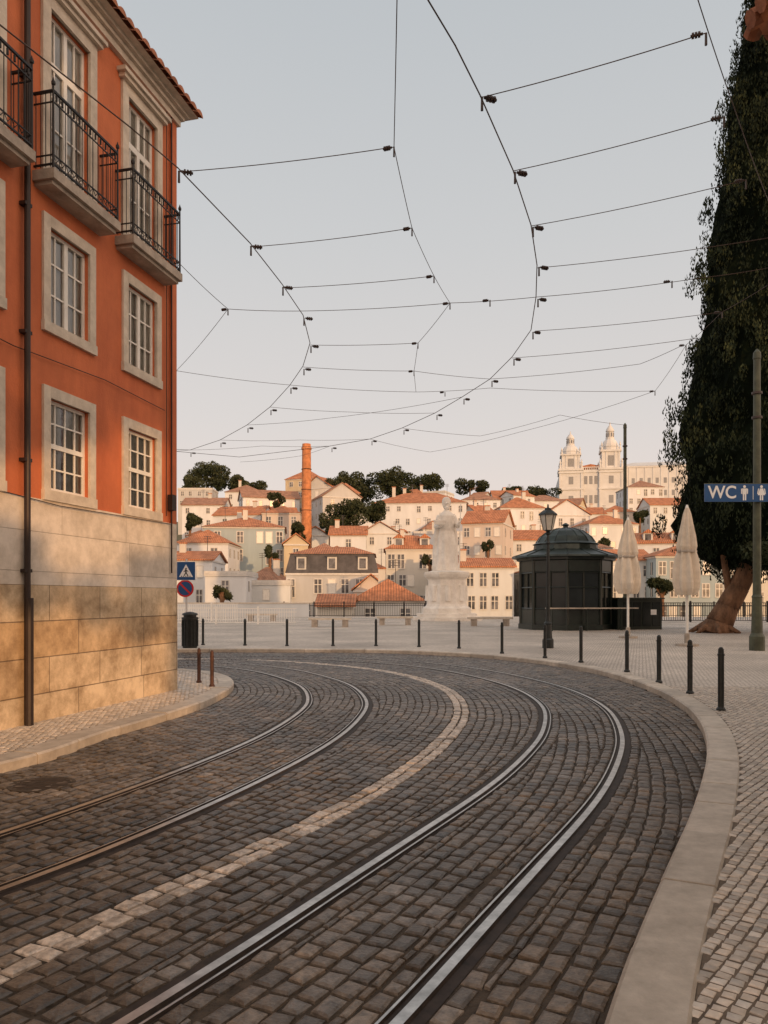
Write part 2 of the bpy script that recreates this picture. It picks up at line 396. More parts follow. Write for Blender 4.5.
bed=[(p.x,p.y) for p in kRo if 1.0<p.y<13 and p.x>-.5]+[(8.5,13),(8.5,1.0)]
ngon_obj('pavement_bed',bed,.1035,M['cjoint'])

def kerb(name,P,side,z=.115,bl=.95):
    mb=MB(); pts=resample(P,.08); i=0
    while i<len(pts)-14:
        n=int(U(.75,1.15)*bl/.08); n=min(n,len(pts)-1-i)
        seg=pts[i:i+n+1]
        q=U(.84,1.12); tn=(q*1.01,q,q*.98); dz=U(-.004,.004)
        prof=[(0.0,-.02),(0.0,z-.02),(.02,z),(KW-.015,z+.002),(KW-.002,z-.012),(KW-.002,.0)]
        vs=[];ss=[seg[0]+(seg[1]-seg[0])*.08]+seg[1:-1]+[seg[-1]-(seg[-1]-seg[-2])*.08]
        for j,p in enumerate(ss):
            a=seg[max(0,j-1)];b=seg[min(len(seg)-1,j+1)]; d=(b-a).normalized(); nn=Vector((d.y,-d.x,0))*side
            for (o,zz) in prof: vs.append((p.x+nn.x*o,p.y+nn.y*o,zz+dz))
        m=len(prof); fs=[]
        for j in range(len(ss)-1):
            for kx in range(m-1): fs.append((j*m+kx,j*m+kx+1,(j+1)*m+kx+1,(j+1)*m+kx))
        fs+=[tuple(range(m)),tuple((len(ss)-1)*m+kx for kx in range(m))[::-1]]
        mb.add(vs,fs,M['kerb'],tn); i+=n
    return mb.build(name)
kerb('kerb',kerbR,1); kerb('kerb',kerbL,-1)
rail=empty('tram_rails')
def ribbon(mb,P,o0,o1,z0,z1,m):
    A_=offset(P,o0);B_=offset(P,o1); vs=[];n=len(P)
    for a,b in zip(A_,B_): vs+=[(a.x,a.y,z0),(b.x,b.y,z1)]
    mb.add(vs,[(2*i,2*i+1,2*i+3,2*i+2) for i in range(n-1)],m)
for r,sd in((railRo,-1),(railRi,1),(railLo,-1),(railLi,1)):
    mb=MB()
    ribbon(mb,r,-.085,.085,.004,.004,M['rust'])
    ribbon(mb,r,-.024,.024,.019,.019,M['steel']); ribbon(mb,r,-.032,-.024,.005,.019,M['rust']); ribbon(mb,r,.024,.032,.019,.005,M['rust'])
    a,b=(.060,.072) if sd>0 else (-.072,-.060)
    ribbon(mb,r,a,b,.017,.017,M['steel'])
    ribbon(mb,r,a-.004,a,.005,.017,M['rust']); ribbon(mb,r,b,b+.004,.017,.005,M['rust'])
    mb.build('rail',parent=rail)
mb=MB(); mx,my=G(42,786); mb.lathe([(.27,.0),(.27,.019),(.24,.019),(.235,.014),(.23,.018),(.02,.018)],28,M['joint'],c=(mx,my))
for i in range(-3,4):
    w=sqrt(.22**2-(i*.058)**2); mb.box(mx-w,mx+w,my+i*.058-.010,my+i*.058+.010,.0182,.021,M['rust'])
mb.build('manhole_cover')

# ------------------------------------------------------------- orange building
C=Vector((-3.406,12.55)); dcam=(-.2348,-.972); ang=atan2(dcam[1],dcam[0])
ob=empty('orange_townhouse',(C.x,C.y,0),ang)
LEN=15.0; bays=[1.01+1.72*i for i in range(8)]; ZT=9.40
def wall_open(mb,u0,u1,z0,z1,ops,m,y=0,rev=.16):
    us=sorted({u0,u1}|{o[0] for o in ops}|{o[1] for o in ops}); zs=sorted({z0,z1}|{o[2] for o in ops}|{o[3] for o in ops})
    for a,b in zip(us[:-1],us[1:]):
        for c,d in zip(zs[:-1],zs[1:]):
            mu,mz=(a+b)/2,(c+d)/2
            if any(o[0]<mu<o[1] and o[2]<mz<o[3] for o in ops): continue
            mb.add([(a,y,c),(b,y,c),(b,y,d),(a,y,d)],[(3,2,1,0)],m)
    for a,b,c,d in ops:
        mb.add([(a,y,c),(b,y,c),(b,y,d),(a,y,d),(a,y-rev,c),(b,y-rev,c),(b,y-rev,d),(a,y-rev,d)],[(0,1,5,4),(1,2,6,5),(2,3,7,6),(3,0,4,7)],m)
ops=[]
for u in bays:
    ops+=[(u-.40,u+.40,2.93,4.07),(u-.40,u+.40,5.0,6.18),(u-.40,u+.40,6.74,8.88)]
mb=MB(); wall_open(mb,0,LEN,2.80,ZT,ops,M['orange'])
mb.add([(0,0,2.8),(0,-8,2.8),(0,-8,ZT),(0,0,ZT)],[(0,1,2,3)],M['orange'])
mb.add([(LEN,0,2.8),(LEN,-8,2.8),(LEN,-8,ZT),(LEN,0,ZT)],[(3,2,1,0)],M['orange'])
mb.add([(0,-8,0),(LEN,-8,0),(LEN,-8,ZT),(0,-8,ZT)],[(0,1,2,3)],M['orange'])
mb.build('walls',parent=ob)
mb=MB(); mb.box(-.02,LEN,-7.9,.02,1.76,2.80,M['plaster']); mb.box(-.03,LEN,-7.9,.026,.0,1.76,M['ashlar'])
mb.build('stone_base',parent=ob)
mb=MB()
for u in bays:
    for (z0,z1) in((2.80,4.21),(4.87,6.32)):
        y1=.035
        mb.box(u-.53,u-.40,-.02,y1,z0+.13,z1,M['stone']); mb.box(u+.40,u+.53,-.02,y1,z0+.13,z1,M['stone'])
        mb.box(u-.40,u+.40,-.02,y1+.002,z1-.14,z1,M['stone'])
        mb.box(u-.54,u+.54,-.02,.05,z0,z0+.128,M['stone'])
    mb.box(u-.55,u-.40,-.02,.04,6.74,9.04,M['stone']); mb.box(u+.40,u+.55,-.02,.04,6.74,9.04,M['stone'])
    mb.box(u-.40,u+.40,-.02,.042,8.88,9.04,M['stone'])
    mb.box(u-.60,u+.60,-.02,.10,9.042,9.10,M['stone']); mb.box(u-.65,u+.65,-.02,.14,9.102,9.16,M['stone'])
mb.box(-.06,LEN,-.1,.07,ZT-.10,ZT,M['stone']); mb.box(-.10,LEN,-.1,.12,ZT+.002,ZT+.06,M['stone']); mb.box(-.14,LEN,-.1,.18,ZT+.062,ZT+.11,M['stone'])
mb.box(-.004,.17,-.05,.028,2.803,ZT-.102,M['orange'])
mb.build('stone_trim',parent=ob)
mb=MB()
def sash(mb,u0,u1,z0,z1,rows,cols,yo,leafs=2):
    w=.045
    mb.box(u0,u1,yo-.04,yo,z0,z0+w,M['winwhite']); mb.box(u0,u1,yo-.04,yo,z1-w,z1,M['winwhite'])
    mb.box(u0,u0+w,yo-.04,yo,z0+w,z1-w,M['winwhite']); mb.box(u1-w,u1,yo-.04,yo,z0+w,z1-w,M['winwhite'])
    c=(u0+u1)/2
    if leafs==2: mb.box(c-.035,c+.035,yo-.038,yo+.006,z0+w,z1-w,M['winwhite'])
    else: 
        zc=(z0+z1)/2; mb.box(u0+w,u1-w,yo-.038,yo+.006,zc-.03,zc+.03,M['winwhite'])
    for i in range(1,rows):
        z=z0+(z1-z0)*i/rows; mb.box(u0+w,u1-w,yo-.03,yo-.006,z-.011,z+.011,M['winwhite'])
    for i in range(1,cols):
        u=u0+(u1-u0)*i/cols; mb.box(u-.011,u+.011,yo-.028,yo-.008,z0+w,z1-w,M['winwhite'])
    mb.add([(u0,yo-.022,z0),(u1,yo-.022,z0),(u1,yo-.022,z1),(u0,yo-.022,z1)],[(3,2,1,0)],M['glass'])
for i,u in enumerate(bays):
    sash(mb,u-.40,u+.40,2.93,4.07,4,4,-.05,1); sash(mb,u-.40,u+.40,5.0,6.18,3,4,-.05,2)
    sash(mb,u-.40,u+.40,6.74,8.28,4,4,-.06,2); sash(mb,u-.40,u+.40,8.28,8.88,1,4,-.06,2)
    for (z0,z1,gap) in((2.93,4.07,.05 if i%2 else 0),(5.0,6.18,.03),(6.74,8.88,0)):
        n=30; vs=[]
        for k in range(n+1):
            uu=u-.4+.8*k/n; yy=-.108+.008*sin(k*1.7)+.003*sin(k*3.1); vs+=[(uu,yy,z0),(uu,yy,z1)]
        mb.add(vs,[(2*k,2*k+2,2*k+3,2*k+1) for k in range(n) if abs((k+.5)/n-.5)>gap],M['curtain'])
        mb.add([(u-.5,-.5,z0-.1),(u+.5,-.5,z0-.1),(u+.5,-.5,z1+.1),(u-.5,-.5,z1+.1)],[(3,2,1,0)],M['room'])
mb.build('windows',parent=ob)
def balcony(u,hw=.70,dp=.30):
    b=MB(); z=6.72
    b.box(u-hw,u+hw,-.01,dp,z-.12,z,M['slab']); b.box(u-hw+.04,u+hw-.04,-.01,dp-.05,z-.17,z-.122,M['slab'])
    H=.93; y=dp-.03; a=u-hw+.03; c=u+hw-.03
    for zz,t in((z+.06,.010),(z+H,.014),(z+H-.13,.007),(z+.17,.007)):
        b.box(a,c,y-t,y+t,zz-t,zz+t,M['iron'])
        for x in(a,c): b.box(x-t,x+t,0,y-t,zz-t,zz+t,M['iron'])
    n=int((c-a)/.105)
    for i in range(n+1):
        x=a+(c-a)*i/n; b.tube((x,y,z+.03),(x,y,z+H),.0058,.0058,6,M['iron'],cap=False)
        if i<n:
            xm=x+(c-a)/n/2
            b.tube((xm,y,z+H-.10),(xm,y,z+H-.03),.014,.014,6,M['iron'])
            b.tube((x,y,z+.17),(xm,y,z+.10),.005,.005,4,M['iron'],cap=False); b.tube((xm,y,z+.10),(x+(c-a)/n,y,z+.17),.005,.005,4,M['iron'],cap=False)
    for x in(a,c):
        for i in range(4): b.tube((x,y*i/4+.03,z+.03),(x,y*i/4+.03,z+H),.0058,.0058,6,M['iron'],cap=False)
        b.tube((x,y,z),(x,y,z+H+.06),.016,.012,8,M['iron']); b.lathe([(.0,z+H+.05),(.024,z+H+.075),(.026,z+H+.10),(.010,z+H+.135),(.004,z+H+.16)],8,M['iron'],c=(x,y))
    b.build('balcony',parent=ob)
for u in bays: balcony(u)
mb=MB()
pu=3.60
mb.tube((pu,.07,.1),(pu,.07,ZT-.1),.036,.036,12,M['pipe']); mb.tube((pu,.09,.1),(pu,.09,1.6),.052,.052,12,M['pipe'])
for z in(1.9,3.2,4.7,6.2,7.7): mb.box(pu-.06,pu+.06,0,.09,z,z+.04,M['pipe'])
mb.tube((.2,.05,2.0),(.2,.05,ZT-.1),.014,.014,6,M['pipe']); mb.tube((.34,.04,2.9),(.34,.04,ZT-.1),.007,.007,5,M['pipe'])
mb.box(.14,.27,.02,.10,3.0,3.25,M['pipe'])
P=[(5.0,.04,4.55),(3.8,.04,4.50),(2.0,.04,4.60),(.4,.04,4.56)]
for a,b in zip(P[:-1],P[1:]): mb.tube(a,b,.006,.006,5,M['pipe'])
P=[(5.0,.03,2.86),(3.0,.06,2.75),(.2,.06,2.78)]
for a,b in zip(P[:-1],P[1:]): mb.tube(a,b,.006,.006,5,M['pipe'])
mb.build('downpipes',parent=ob)
mb=MB(); e0=.30; zr=ZT+.12
mb.add([(-.24,e0,zr),(LEN,e0,zr),(LEN,-4,zr+1.7),(-.24,-4,zr+1.7),(LEN,-8.4,zr),(-.24,-8.4,zr)],[(3,2,1,0),(3,5,4,2)],M['tile'])
mb.add([(-.24,e0,zr-.012),(LEN,e0,zr-.012),(LEN,-.1,zr-.015),(-.24,-.1,zr-.015)],[(0,1,2,3)],M['stone'])
x=-.2
while x<LEN:
    for rr in range(6):
        y0=e0+.05-rr*.42; z0=zr+.02+(e0-y0+.05)*.378; y1=y0-.46; z1=z0+.46*.378
        n=7; vs=[]
        for (yy,zz,rd) in((y0,z0,.095),(y1,z1-.01,.078)):
            for k in range(n): an=pi*k/(n-1); vs.append((x+U(-.004,.004)+rd*cos(an),yy,zz+rd*sin(an)*.85))
        fs=[(k,k+1,n+k+1,n+k) for k in range(n-1)]+[tuple(range(n))]
        mb.add(vs,fs,M['tileo'])
    x+=.205
mb.build('roof',parent=ob)

rb=empty('corner_house',(0,0,0))
mb=MB(); mb.box(4.75,14,1.6,7.35,0,7.2,wallmat((.50,.40,.28))); mb.build('walls',parent=rb)
mb=MB(); mb.box(4.0,14,1.3,7.85,7.25,7.42,M['brick']); mb.box(4.6,14,1.5,7.5,7.1,7.248,M['stone'])
mb.add([(3.78,1.0,7.45),(3.78,8.0,7.45),(14,8.0,7.45),(14,1,7.45),(7,4.5,9),(12,4.5,9)],[(0,4,1),(1,4,5,2),(3,5,4,0),(0,1,2,3)],M['tile'])
y=1.1
while y<8.0:
    mb.tube((3.72,y,7.48),(4.9,y,7.48+.58),.09,.09,8,M['tileo']); y+=.21
x=3.85
while x<8:
    mb.tube((x,8.06,7.48),(x,7.2,7.48+.36),.09,.09,8,M['tileo']); x+=.21
mb.build('roof',parent=rb)
mb=MB()
for y in(2.6,4.5,6.3):
    for z in(1.2,4.2): mb.box(4.70,4.76,y-.5,y+.5,z,z+1.6,M['fframe']); mb.box(4.69,4.699,y-.38,y+.38,z+.1,z+1.48,M['fglass'])
mb.build('windows',parent=rb)

# ------------------------------------------------------------- generic houses
def house(x0,x1,ye,D,wall=(.6,.56,.5),depth=10,roof='hip',rise=None,rows=3,cols=None,yaw=0,name='house',tile=None,winh=None,winw=None,base=None,fh=3.0,trim=True,chim=0,dorm=0,topgap=.8):
    tile=tile or ('tile2' if R()<.25 else 'tile'); winh=winh or U(1.2,1.7); winw=winw or U(.7,1.0)
    xc=(x0+x1)/2; X=xat(xc,D); w=(x1-x0)/F*D; zt=zat(ye,D)
    zb=min(terr(X,D),terr(X,D+depth))-2 if base is None else base
    e=empty(name,(X,D,0),yaw); m=wallmat(wall); rise=rise if rise is not None else min(w,depth)*.2
    b=MB(); b.box(-w/2,w/2,0,depth,zb,zt,m)
    if trim: b.box(-w/2-.12,w/2+.12,-.12,depth+.12,zt-.25,zt-.02,M['fframe'])
    h=w/2+.35; o=-.35; od=depth+.35; zr=zt
    if roof=='gable_y':
        b.add([(-w/2,0,zt),(w/2,0,zt),(0,0,zt+rise),(-w/2,depth,zt),(w/2,depth,zt),(0,depth,zt+rise)],[(0,1,2),(4,3,5)],m)
    if roof=='gable_x':
        b.add([(-w/2,0,zt),(-w/2,depth,zt),(-w/2,depth/2,zt+rise),(w/2,0,zt),(w/2,depth,zt),(w/2,depth/2,zt+rise)],[(1,0,2),(3,4,5)],m)
    b.build('walls',parent=e)
    r=MB(); tm=M[tile]; zt2=zt+.02; th=.18
    if roof=='hip':
        if w>=depth: P=[(-h+depth/2+.2,depth/2),(h-depth/2-.2,depth/2)]
        else: P=[(0,w/2),(0,depth-w/2)]
        vs=[(-h,o,zt2),(h,o,zt2),(h,od,zt2),(-h,od,zt2),(P[0][0],P[0][1],zt2+rise),(P[1][0],P[1][1],zt2+rise)]
        if w>=depth: fs=[(0,1,5,4),(1,2,5),(2,3,4,5),(3,0,4)]
        else: fs=[(0,1,4),(1,2,5,4),(2,3,5),(3,0,4,5)]
        r.add(vs,fs+[(3,2,1,0)],tm)
    elif roof=='gable_y':
        vs=[(-h,o,zt2-.1),(0,o,zt2+rise),(h,o,zt2-.1),(-h,od,zt2-.1),(0,od,zt2+rise),(h,od,zt2-.1)]
        vs+= [(a,b_,c+th) for a,b_,c in vs]
        r.add(vs,[(0,1,4,3),(1,2,5,4),(6,9,10,7),(7,10,11,8),(0,6,7,1),(1,7,8,2),(3,4,10,9),(4,5,11,10),(0,3,9,6),(2,8,11,5)],tm)
    elif roof=='gable_x':
        vs=[(-h,o,zt2-.1),(-h,depth/2,zt2+rise),(-h,od,zt2-.1),(h,o,zt2-.1),(h,depth/2,zt2+rise),(h,od,zt2-.1)]
        vs+= [(a,b_,c+th) for a,b_,c in vs]
        r.add(vs,[(0,3,4,1),(1,4,5,2),(6,7,10,9),(7,8,11,10),(0,1,7,6),(1,2,8,7),(3,9,10,4),(4,10,11,5),(0,6,9,3),(2,5,11,8)],tm)
    elif roof=='mansard':
        g=1.2; hz=2.4
        vs=[(-w/2-.1,-.1,zt2),(w/2+.1,-.1,zt2),(w/2+.1,depth+.1,zt2),(-w/2-.1,depth+.1,zt2),(-w/2+g*.4,g*.4,zt2+hz),(w/2-g*.4,g*.4,zt2+hz),(w/2-g*.4,depth-g*.4,zt2+hz),(-w/2+g*.4,depth-g*.4,zt2+hz)]
        r.add(vs,[(0,1,5,4),(1,2,6,5),(2,3,7,6),(3,0,4,7)],M['slate'])
        a=w/2-g*.4+.2
        r.add([(-a,g*.4-.2,zt2+hz),(a,g*.4-.2,zt2+hz),(a,depth-g*.4+.2,zt2+hz),(-a,depth-g*.4+.2,zt2+hz),(-a+3,depth/2,zt2+hz+rise),(a-3,depth/2,zt2+hz+rise)],[(0,1,5,4),(1,2,5),(2,3,4,5),(3,0,4),(3,2,1,0)],M['tile'])
        n=max(2,int(w/3))
        for i in range(n):
            x=-w/2+w*(i+.5)/n; r.box(x-.6,x+.6,.0,1.2,zt2+.4,zt2+2.0,wallmat((.60,.60,.58))); r.box(x-.4,x+.4,-.04,-.003,zt2+.55,zt2+1.8,M['fglass']); r.box(x-.7,x+.7,-.1,1.3,zt2+2.003,zt2+2.15,M['slate'])
    else:
        r.box(-w/2-.1,w/2+.1,-.1,depth+.1,zt+.001,zt+.35,M['fframe'])
    for i in range(chim):
        cx=U(-w*.35,w*.35); cy=U(depth*.3,depth*.7); r.box(cx-.4,cx+.4,cy-.3,cy+.3,zt,zt+rise+1.1,wallmat((.58,.56,.52))); r.box(cx-.48,cx+.48,cy-.38,cy+.38,zt+rise+1.1,zt+rise+1.25,M['tile'])
        ax=U(-w*.3,w*.3); r.tube((ax,depth/2,zt),(ax,depth/2,zt+rise+2.2),.05,.04,5,M['slate'])
        for q in(1.5,1.8,2.1): r.tube((ax-.5,depth/2,zt+rise+q),(ax+.5,depth/2,zt+rise+q),.03,.03,4,M['slate'])
    for i in range(dorm):
        cx=-w/2+w*(i+.5)/dorm; r.box(cx-.7,cx+.7,.8,3,zt+.2,zt+1.7,wallmat((.64,.64,.62))); r.box(cx-.45,cx+.45,.75,.797,zt+.5,zt+1.5,M['fglass'])
        r.add([(cx-.9,.6,zt+1.65),(cx+.9,.6,zt+1.65),(cx,.6,zt+2.3),(cx-.9,3.5,zt+1.65),(cx+.9,3.5,zt+1.65),(cx,3.5,zt+2.3)],[(0,1,2),(0,2,5,3),(1,4,5,2)],tm)
    r.build('roof',parent=e)
    wn=MB(); cols=cols or max(1,int(w/U(2.4,3.8))); keep=U(.04,.3)
    for j in range(rows):
        z=zt-topgap-winh-j*fh
        if z<zb: break
        for i in range(cols):
            if R()<keep: continue
            x=-w/2+w*(i+.5)/cols+U(-.2,.2); k=winw/2; hh=winh*(1 if R()<.8 else 1.3)
            z_=z-(hh-winh)
            if trim: 
                wn.box(x-k-.12,x-k,-.05,-.001,z_-.12,z_+hh+.12,M['fframe']); wn.box(x+k,x+k+.12,-.05,-.001,z_-.12,z_+hh+.12,M['fframe']); wn.box(x-k,x+k,-.05,-.001,z_+hh,z_+hh+.12,M['fframe']); wn.box(x-k,x+k,-.10,-.001,z_-.12,z_,M['fframe'])
            wn.box(x-k,x+k,-.02,-.001,z_,z_+hh,M['fglass'] if R()<.8 else M['winwhite'])
            wn.box(x-.04,x+.04,-.04,-.021,z_,z_+hh,M['winwhite']); wn.box(x-k,x-.04,-.04,-.021,z_+hh*.6,z_+hh*.6+.07,M['winwhite']); wn.box(x+.04,x+k,-.04,-.021,z_+hh*.6,z_+hh*.6+.07,M['winwhite'])
        nd=max(1,int(depth/3.2))
        for i in range(nd):
            y=depth*(i+.5)/nd; k=winw/2
            for sx in(-1,1):
                a,c=sorted((sx*(w/2+.001),sx*(w/2+.03))); wn.box(a,c,y-k,y+k,z,z+winh,M['fglass'])
                a,c=sorted((sx*(w/2+.031),sx*(w/2+.06))); wn.box(a,c,y-.05,y+.05,z,z+winh,M['winwhite'])
    wn.build('windows',parent=e)
    return e
Wh=(.64,.67,.69); Wc=(.62,.60,.55); Wb=(.34,.42,.46); Wy=(.56,.48,.34); Wp=(.62,.54,.48); Wg=(.50,.51,.52); Ww=(.68,.71,.745)
HS=[
 dict(x0=318,x1=352,ye=606,D=74,wall=Wc,roof='gable_x',rise=1.0,rows=1,depth=7,tile='tile'),
 dict(x0=352,x1=424,ye=601,D=80,wall=Wh,roof='hip',rise=2.4,rows=1,depth=10,chim=1,tile='tile'),
 dict(x0=286,x1=378,ye=573,D=96,wall=Wg,roof='mansard',rise=1.2,rows=3,depth=11,cols=7,winh=1.7),
 dict(x0=386,x1=438,ye=549,D=112,wall=Wc,roof='hip',rise=2.3,rows=4,depth=10,cols=5,dorm=2,tile='tile'),
 dict(x0=354,x1=388,ye=590,D=92,wall=Wp,roof='gable_y',rise=1.8,rows=2,depth=9,tile='tile'),
 dict(x0=204,x1=284,ye=527,D=128,wall=Wb,roof='hip',rise=2.3,rows=4,depth=13,cols=8,yaw=.12,chim=2,winh=1.8,tile='tile'),
 dict(x0=284,x1=308,ye=544,D=124,wall=Wy,roof='gable_y',rise=1.6,rows=3,depth=10,yaw=.12),
 dict(x0=176,x1=228,ye=543,D=118,wall=Ww,roof='hip',rise=2.4,rows=2,depth=10,tile='tile'),
 dict(x0=160,x1=212,ye=560,D=98,wall=Ww,roof='gable_x',rise=1.2,rows=3,depth=8,chim=1,tile='tile'),
 dict(x0=205,x1=246,ye=574,D=90,wall=Ww,roof='flat',rows=2,depth=8),
 dict(x0=240,x1=290,ye=583,D=94,wall=Wh,roof='flat',rise=1.6,rows=2,depth=8),
 dict(x0=372,x1=466,ye=503,D=185,wall=Ww,roof='hip',rise=3.4,rows=5,depth=15,cols=9,chim=2,yaw=-.1,tile='tile',winw=.8,winh=1.1),
 dict(x0=462,x1=503,ye=523,D=128,wall=Wp,roof='gable_x',rise=2.4,rows=4,depth=9,cols=4,chim=1,yaw=-.35),
 dict(x0=440,x1=514,ye=567,D=100,wall=Wh,roof='gable_x',rise=1.2,rows=3,depth=8,cols=6,chim=1,tile='tile'),
 dict(x0=500,x1=546,ye=508,D=170,wall=Ww,roof='hip',rise=3,rows=5,depth=10,cols=5,chim=1,yaw=.1),
 dict(x0=544,x1=590,ye=515,D=175,wall=Ww,roof='gable_y',rise=3.4,rows=4,depth=12,cols=4),
 dict(x0=588,x1=640,ye=524,D=165,wall=Wh,roof='hip',rise=2.4,rows=5,depth=10,cols=5,yaw=.15,chim=1),
 dict(x0=636,x1=690,ye=543,D=120,wall=Ww,roof='gable_x',rise=1.8,rows=4,depth=9,cols=4,yaw=-.2,dorm=2),
 dict(x0=656,x1=735,ye=556,D=104,wall=Wb,roof='hip',rise=1.8,rows=4,depth=10,cols=7,winh=1.7),
 dict(x0=598,x1=652,ye=560,D=108,wall=Wh,roof='gable_x',rise=1.6,rows=3,depth=9,cols=5),
 dict(x0=735,x1=800,ye=545,D=110,wall=Wc,roof='hip',rise=2.2,rows=4,depth=10,cols=6),
 dict(x0=524,x1=604,ye=572,D=98,wall=Wc,roof='hip',rise=1.8,rows=3,depth=10,cols=6),
 dict(x0=225,x1=262,ye=492,D=235,wall=Ww,roof='hip',rise=3,rows=3,depth=12,chim=1),
 dict(x0=243,x1=300,ye=498,D=205,wall=Ww,roof='gable_x',rise=2.5,rows=3,depth=9,yaw=.3,tile='tile2'),
 dict(x0=284,x1=318,ye=479,D=215,wall=Wy,roof='hip',rise=3.4,rows=4,depth=11,cols=3,yaw=-.3,tile='tile'),
 dict(x0=300,x1=334,ye=488,D=200,wall=Wc,roof='gable_y',rise=3,rows=4,depth=14,cols=3,yaw=-.5),
 dict(x0=322,x1=362,ye=497,D=190,wall=Wg,roof='gable_y',rise=3.4,rows=3,depth=12,cols=2,yaw=.35,tile='tile2'),
 dict(x0=182,x1=224,ye=505,D=190,wall=Ww,roof='gable_x',rise=2.2,rows=4,depth=9,chim=1),
 dict(x0=178,x1=212,ye=489,D=245,wall=Wg,roof='flat',rows=3,depth=9),
 dict(x0=212,x1=262,ye=515,D=165,wall=Ww,roof='gable_x',rise=2.2,rows=3,depth=9,chim=1,yaw=-.2),
 dict(x0=262,x1=300,ye=513,D=160,wall=Wp,roof='hip',rise=2,rows=3,depth=9),
 dict(x0=462,x1=500,ye=500,D=215,wall=Ww,roof='hip',rise=2.8,rows=4,depth=11,cols=4),
 dict(x0=494,x1=530,ye=499,D=235,wall=Wc,roof='gable_x',rise=3.2,rows=4,depth=11,chim=1),
 dict(x0=526,x1=566,ye=501,D=245,wall=Ww,roof='hip',rise=2.6,rows=4,depth=11),
 dict(x0=560,x1=606,ye=514,D=230,wall=Wh,roof='gable_x',rise=2.4,rows=3,depth=10,chim=1),
 dict(x0=604,x1=636,ye=512,D=235,wall=Wp,roof='hip',rise=2.6,rows=3,depth=11),
 dict(x0=628,x1=664,ye=487,D=250,wall=Ww,roof='hip',rise=3.0,rows=4,depth=13,cols=5),
 dict(x0=650,x1=700,ye=505,D=225,wall=Wh,roof='gable_x',rise=2.6,rows=4,depth=11),
 dict(x0=330,x1=366,ye=535,D=140,wall=Ww,roof='gable_x',rise=1.9,rows=3,depth=9,chim=1),
 dict(x0=362,x1=398,ye=533,D=142,wall=Wh,roof='gable_y',rise=2.0,rows=3,depth=9),
 dict(x0=306,x1=340,ye=553,D=122,wall=Wc,roof='hip',rise=1.8,rows=2,depth=9),
 dict(x0=414,x1=466,ye=533,D=150,wall=Ww,roof='flat',rise=2.0,rows=3,depth=9,chim=1),
 dict(x0=505,x1=560,ye=540,D=138,wall=Ww,roof='gable_x',rise=2.0,rows=4,depth=9,chim=1),
 dict(x0=556,x1=612,ye=548,D=134,wall=Wp,roof='hip',rise=2.0,rows=3,depth=9,chim=1),
]
for h in HS: house(**h)
random.seed(21)
for i in range(74):     # the dense jumble of smaller houses climbing the hill
    D=105+ (i/74)*160+U(-4,4); xp=U(170,720); X=xat(xp,D)
    if D>235 and 560<xp<670: continue
    wpx=U(4.5,8.0)/D*F; zt=terr(X,D)+U(6.0,9.5); ye=HZ-F*(zt-CH)/D
    if ye<492: ye=U(492,500)
    house(xp-wpx/2,xp+wpx/2,ye,D,wall=random.choice([Ww,Ww,Ww,Wh,Wh,Wc,Wp,Wg,Wy]),roof=random.choice(['hip','gable_x','gable_x','gable_y','flat']),rise=U(1.3,2.4),rows=3,depth=U(6,9),yaw=U(-.6,.6),chim=random.choice([0,1]))
for (a,b,hh,c) in((16.8,26,14,Wc),(26,38,14.5,Wp),(38,52,13,Wh),(52,75,14,Wy),(0.5,7.5,12,Wh)):  # unseen row behind the camera, added to keep sun off the plaza
    e=empty('sun_blocker_house',((a+b)/2,-13,0),pi); w=b-a; m=wallmat(c)
    q=MB(); q.box(-w/2,w/2,0,8,0,hh,m); q.build('walls',parent=e)
    q=MB(); q.add([(-w/2,-.4,hh+.01),(w/2,-.4,hh+.01),(w/2,8.4,hh+.01),(-w/2,8.4,hh+.01),(-w/2+2,4,hh+2),(w/2-2,4,hh+2)],[(0,1,5,4),(1,2,5),(2,3,4,5),(3,0,4),(3,2,1,0)],M['tile']); q.build('roof',parent=e)
    q=MB()
    for j in range(4):
        for i in range(int(w/2.4)):
            x=-w/2+w*(i+.5)/int(w/2.4); z=1.2+j*3.1; q.box(x-.6,x+.6,-.06,-.001,z-.1,z+1.9,M['fframe']); q.box(x-.45,x+.45,-.08,-.061,z,z+1.75,M['fglass'])
    q.build('windows',parent=e)
mb=MB(); mb.box(7.55,16.75,-13.4,-13,0,2.6,wallmat(Wc)); mb.box(7.55,16.75,-13.45,-12.95,2.602,2.7,M['stone']); mb.build('sun_blocker_wall')  # unseen wall added in the gap to stop low sun reaching the road

D=150; X=xat(306.5,D)
mb=MB(); zb=terr(X,D)-2; zt=zat(444,D); mb.lathe([(1.15,zb),(.86,zt-1.2),(1.0,zt-1.1),(1.0,zt-.7),(.85,zt-.6),(.82,zt),(.6,zt),(.6,zt-1)],16,M['brick'],c=(X,D))
for z in(zt-5,zt-9,zt-13): mb.lathe([(1.0,z),(1.0,z+.12)],16,M['rust'],c=(X,D))
mb.build('brick_chimney')

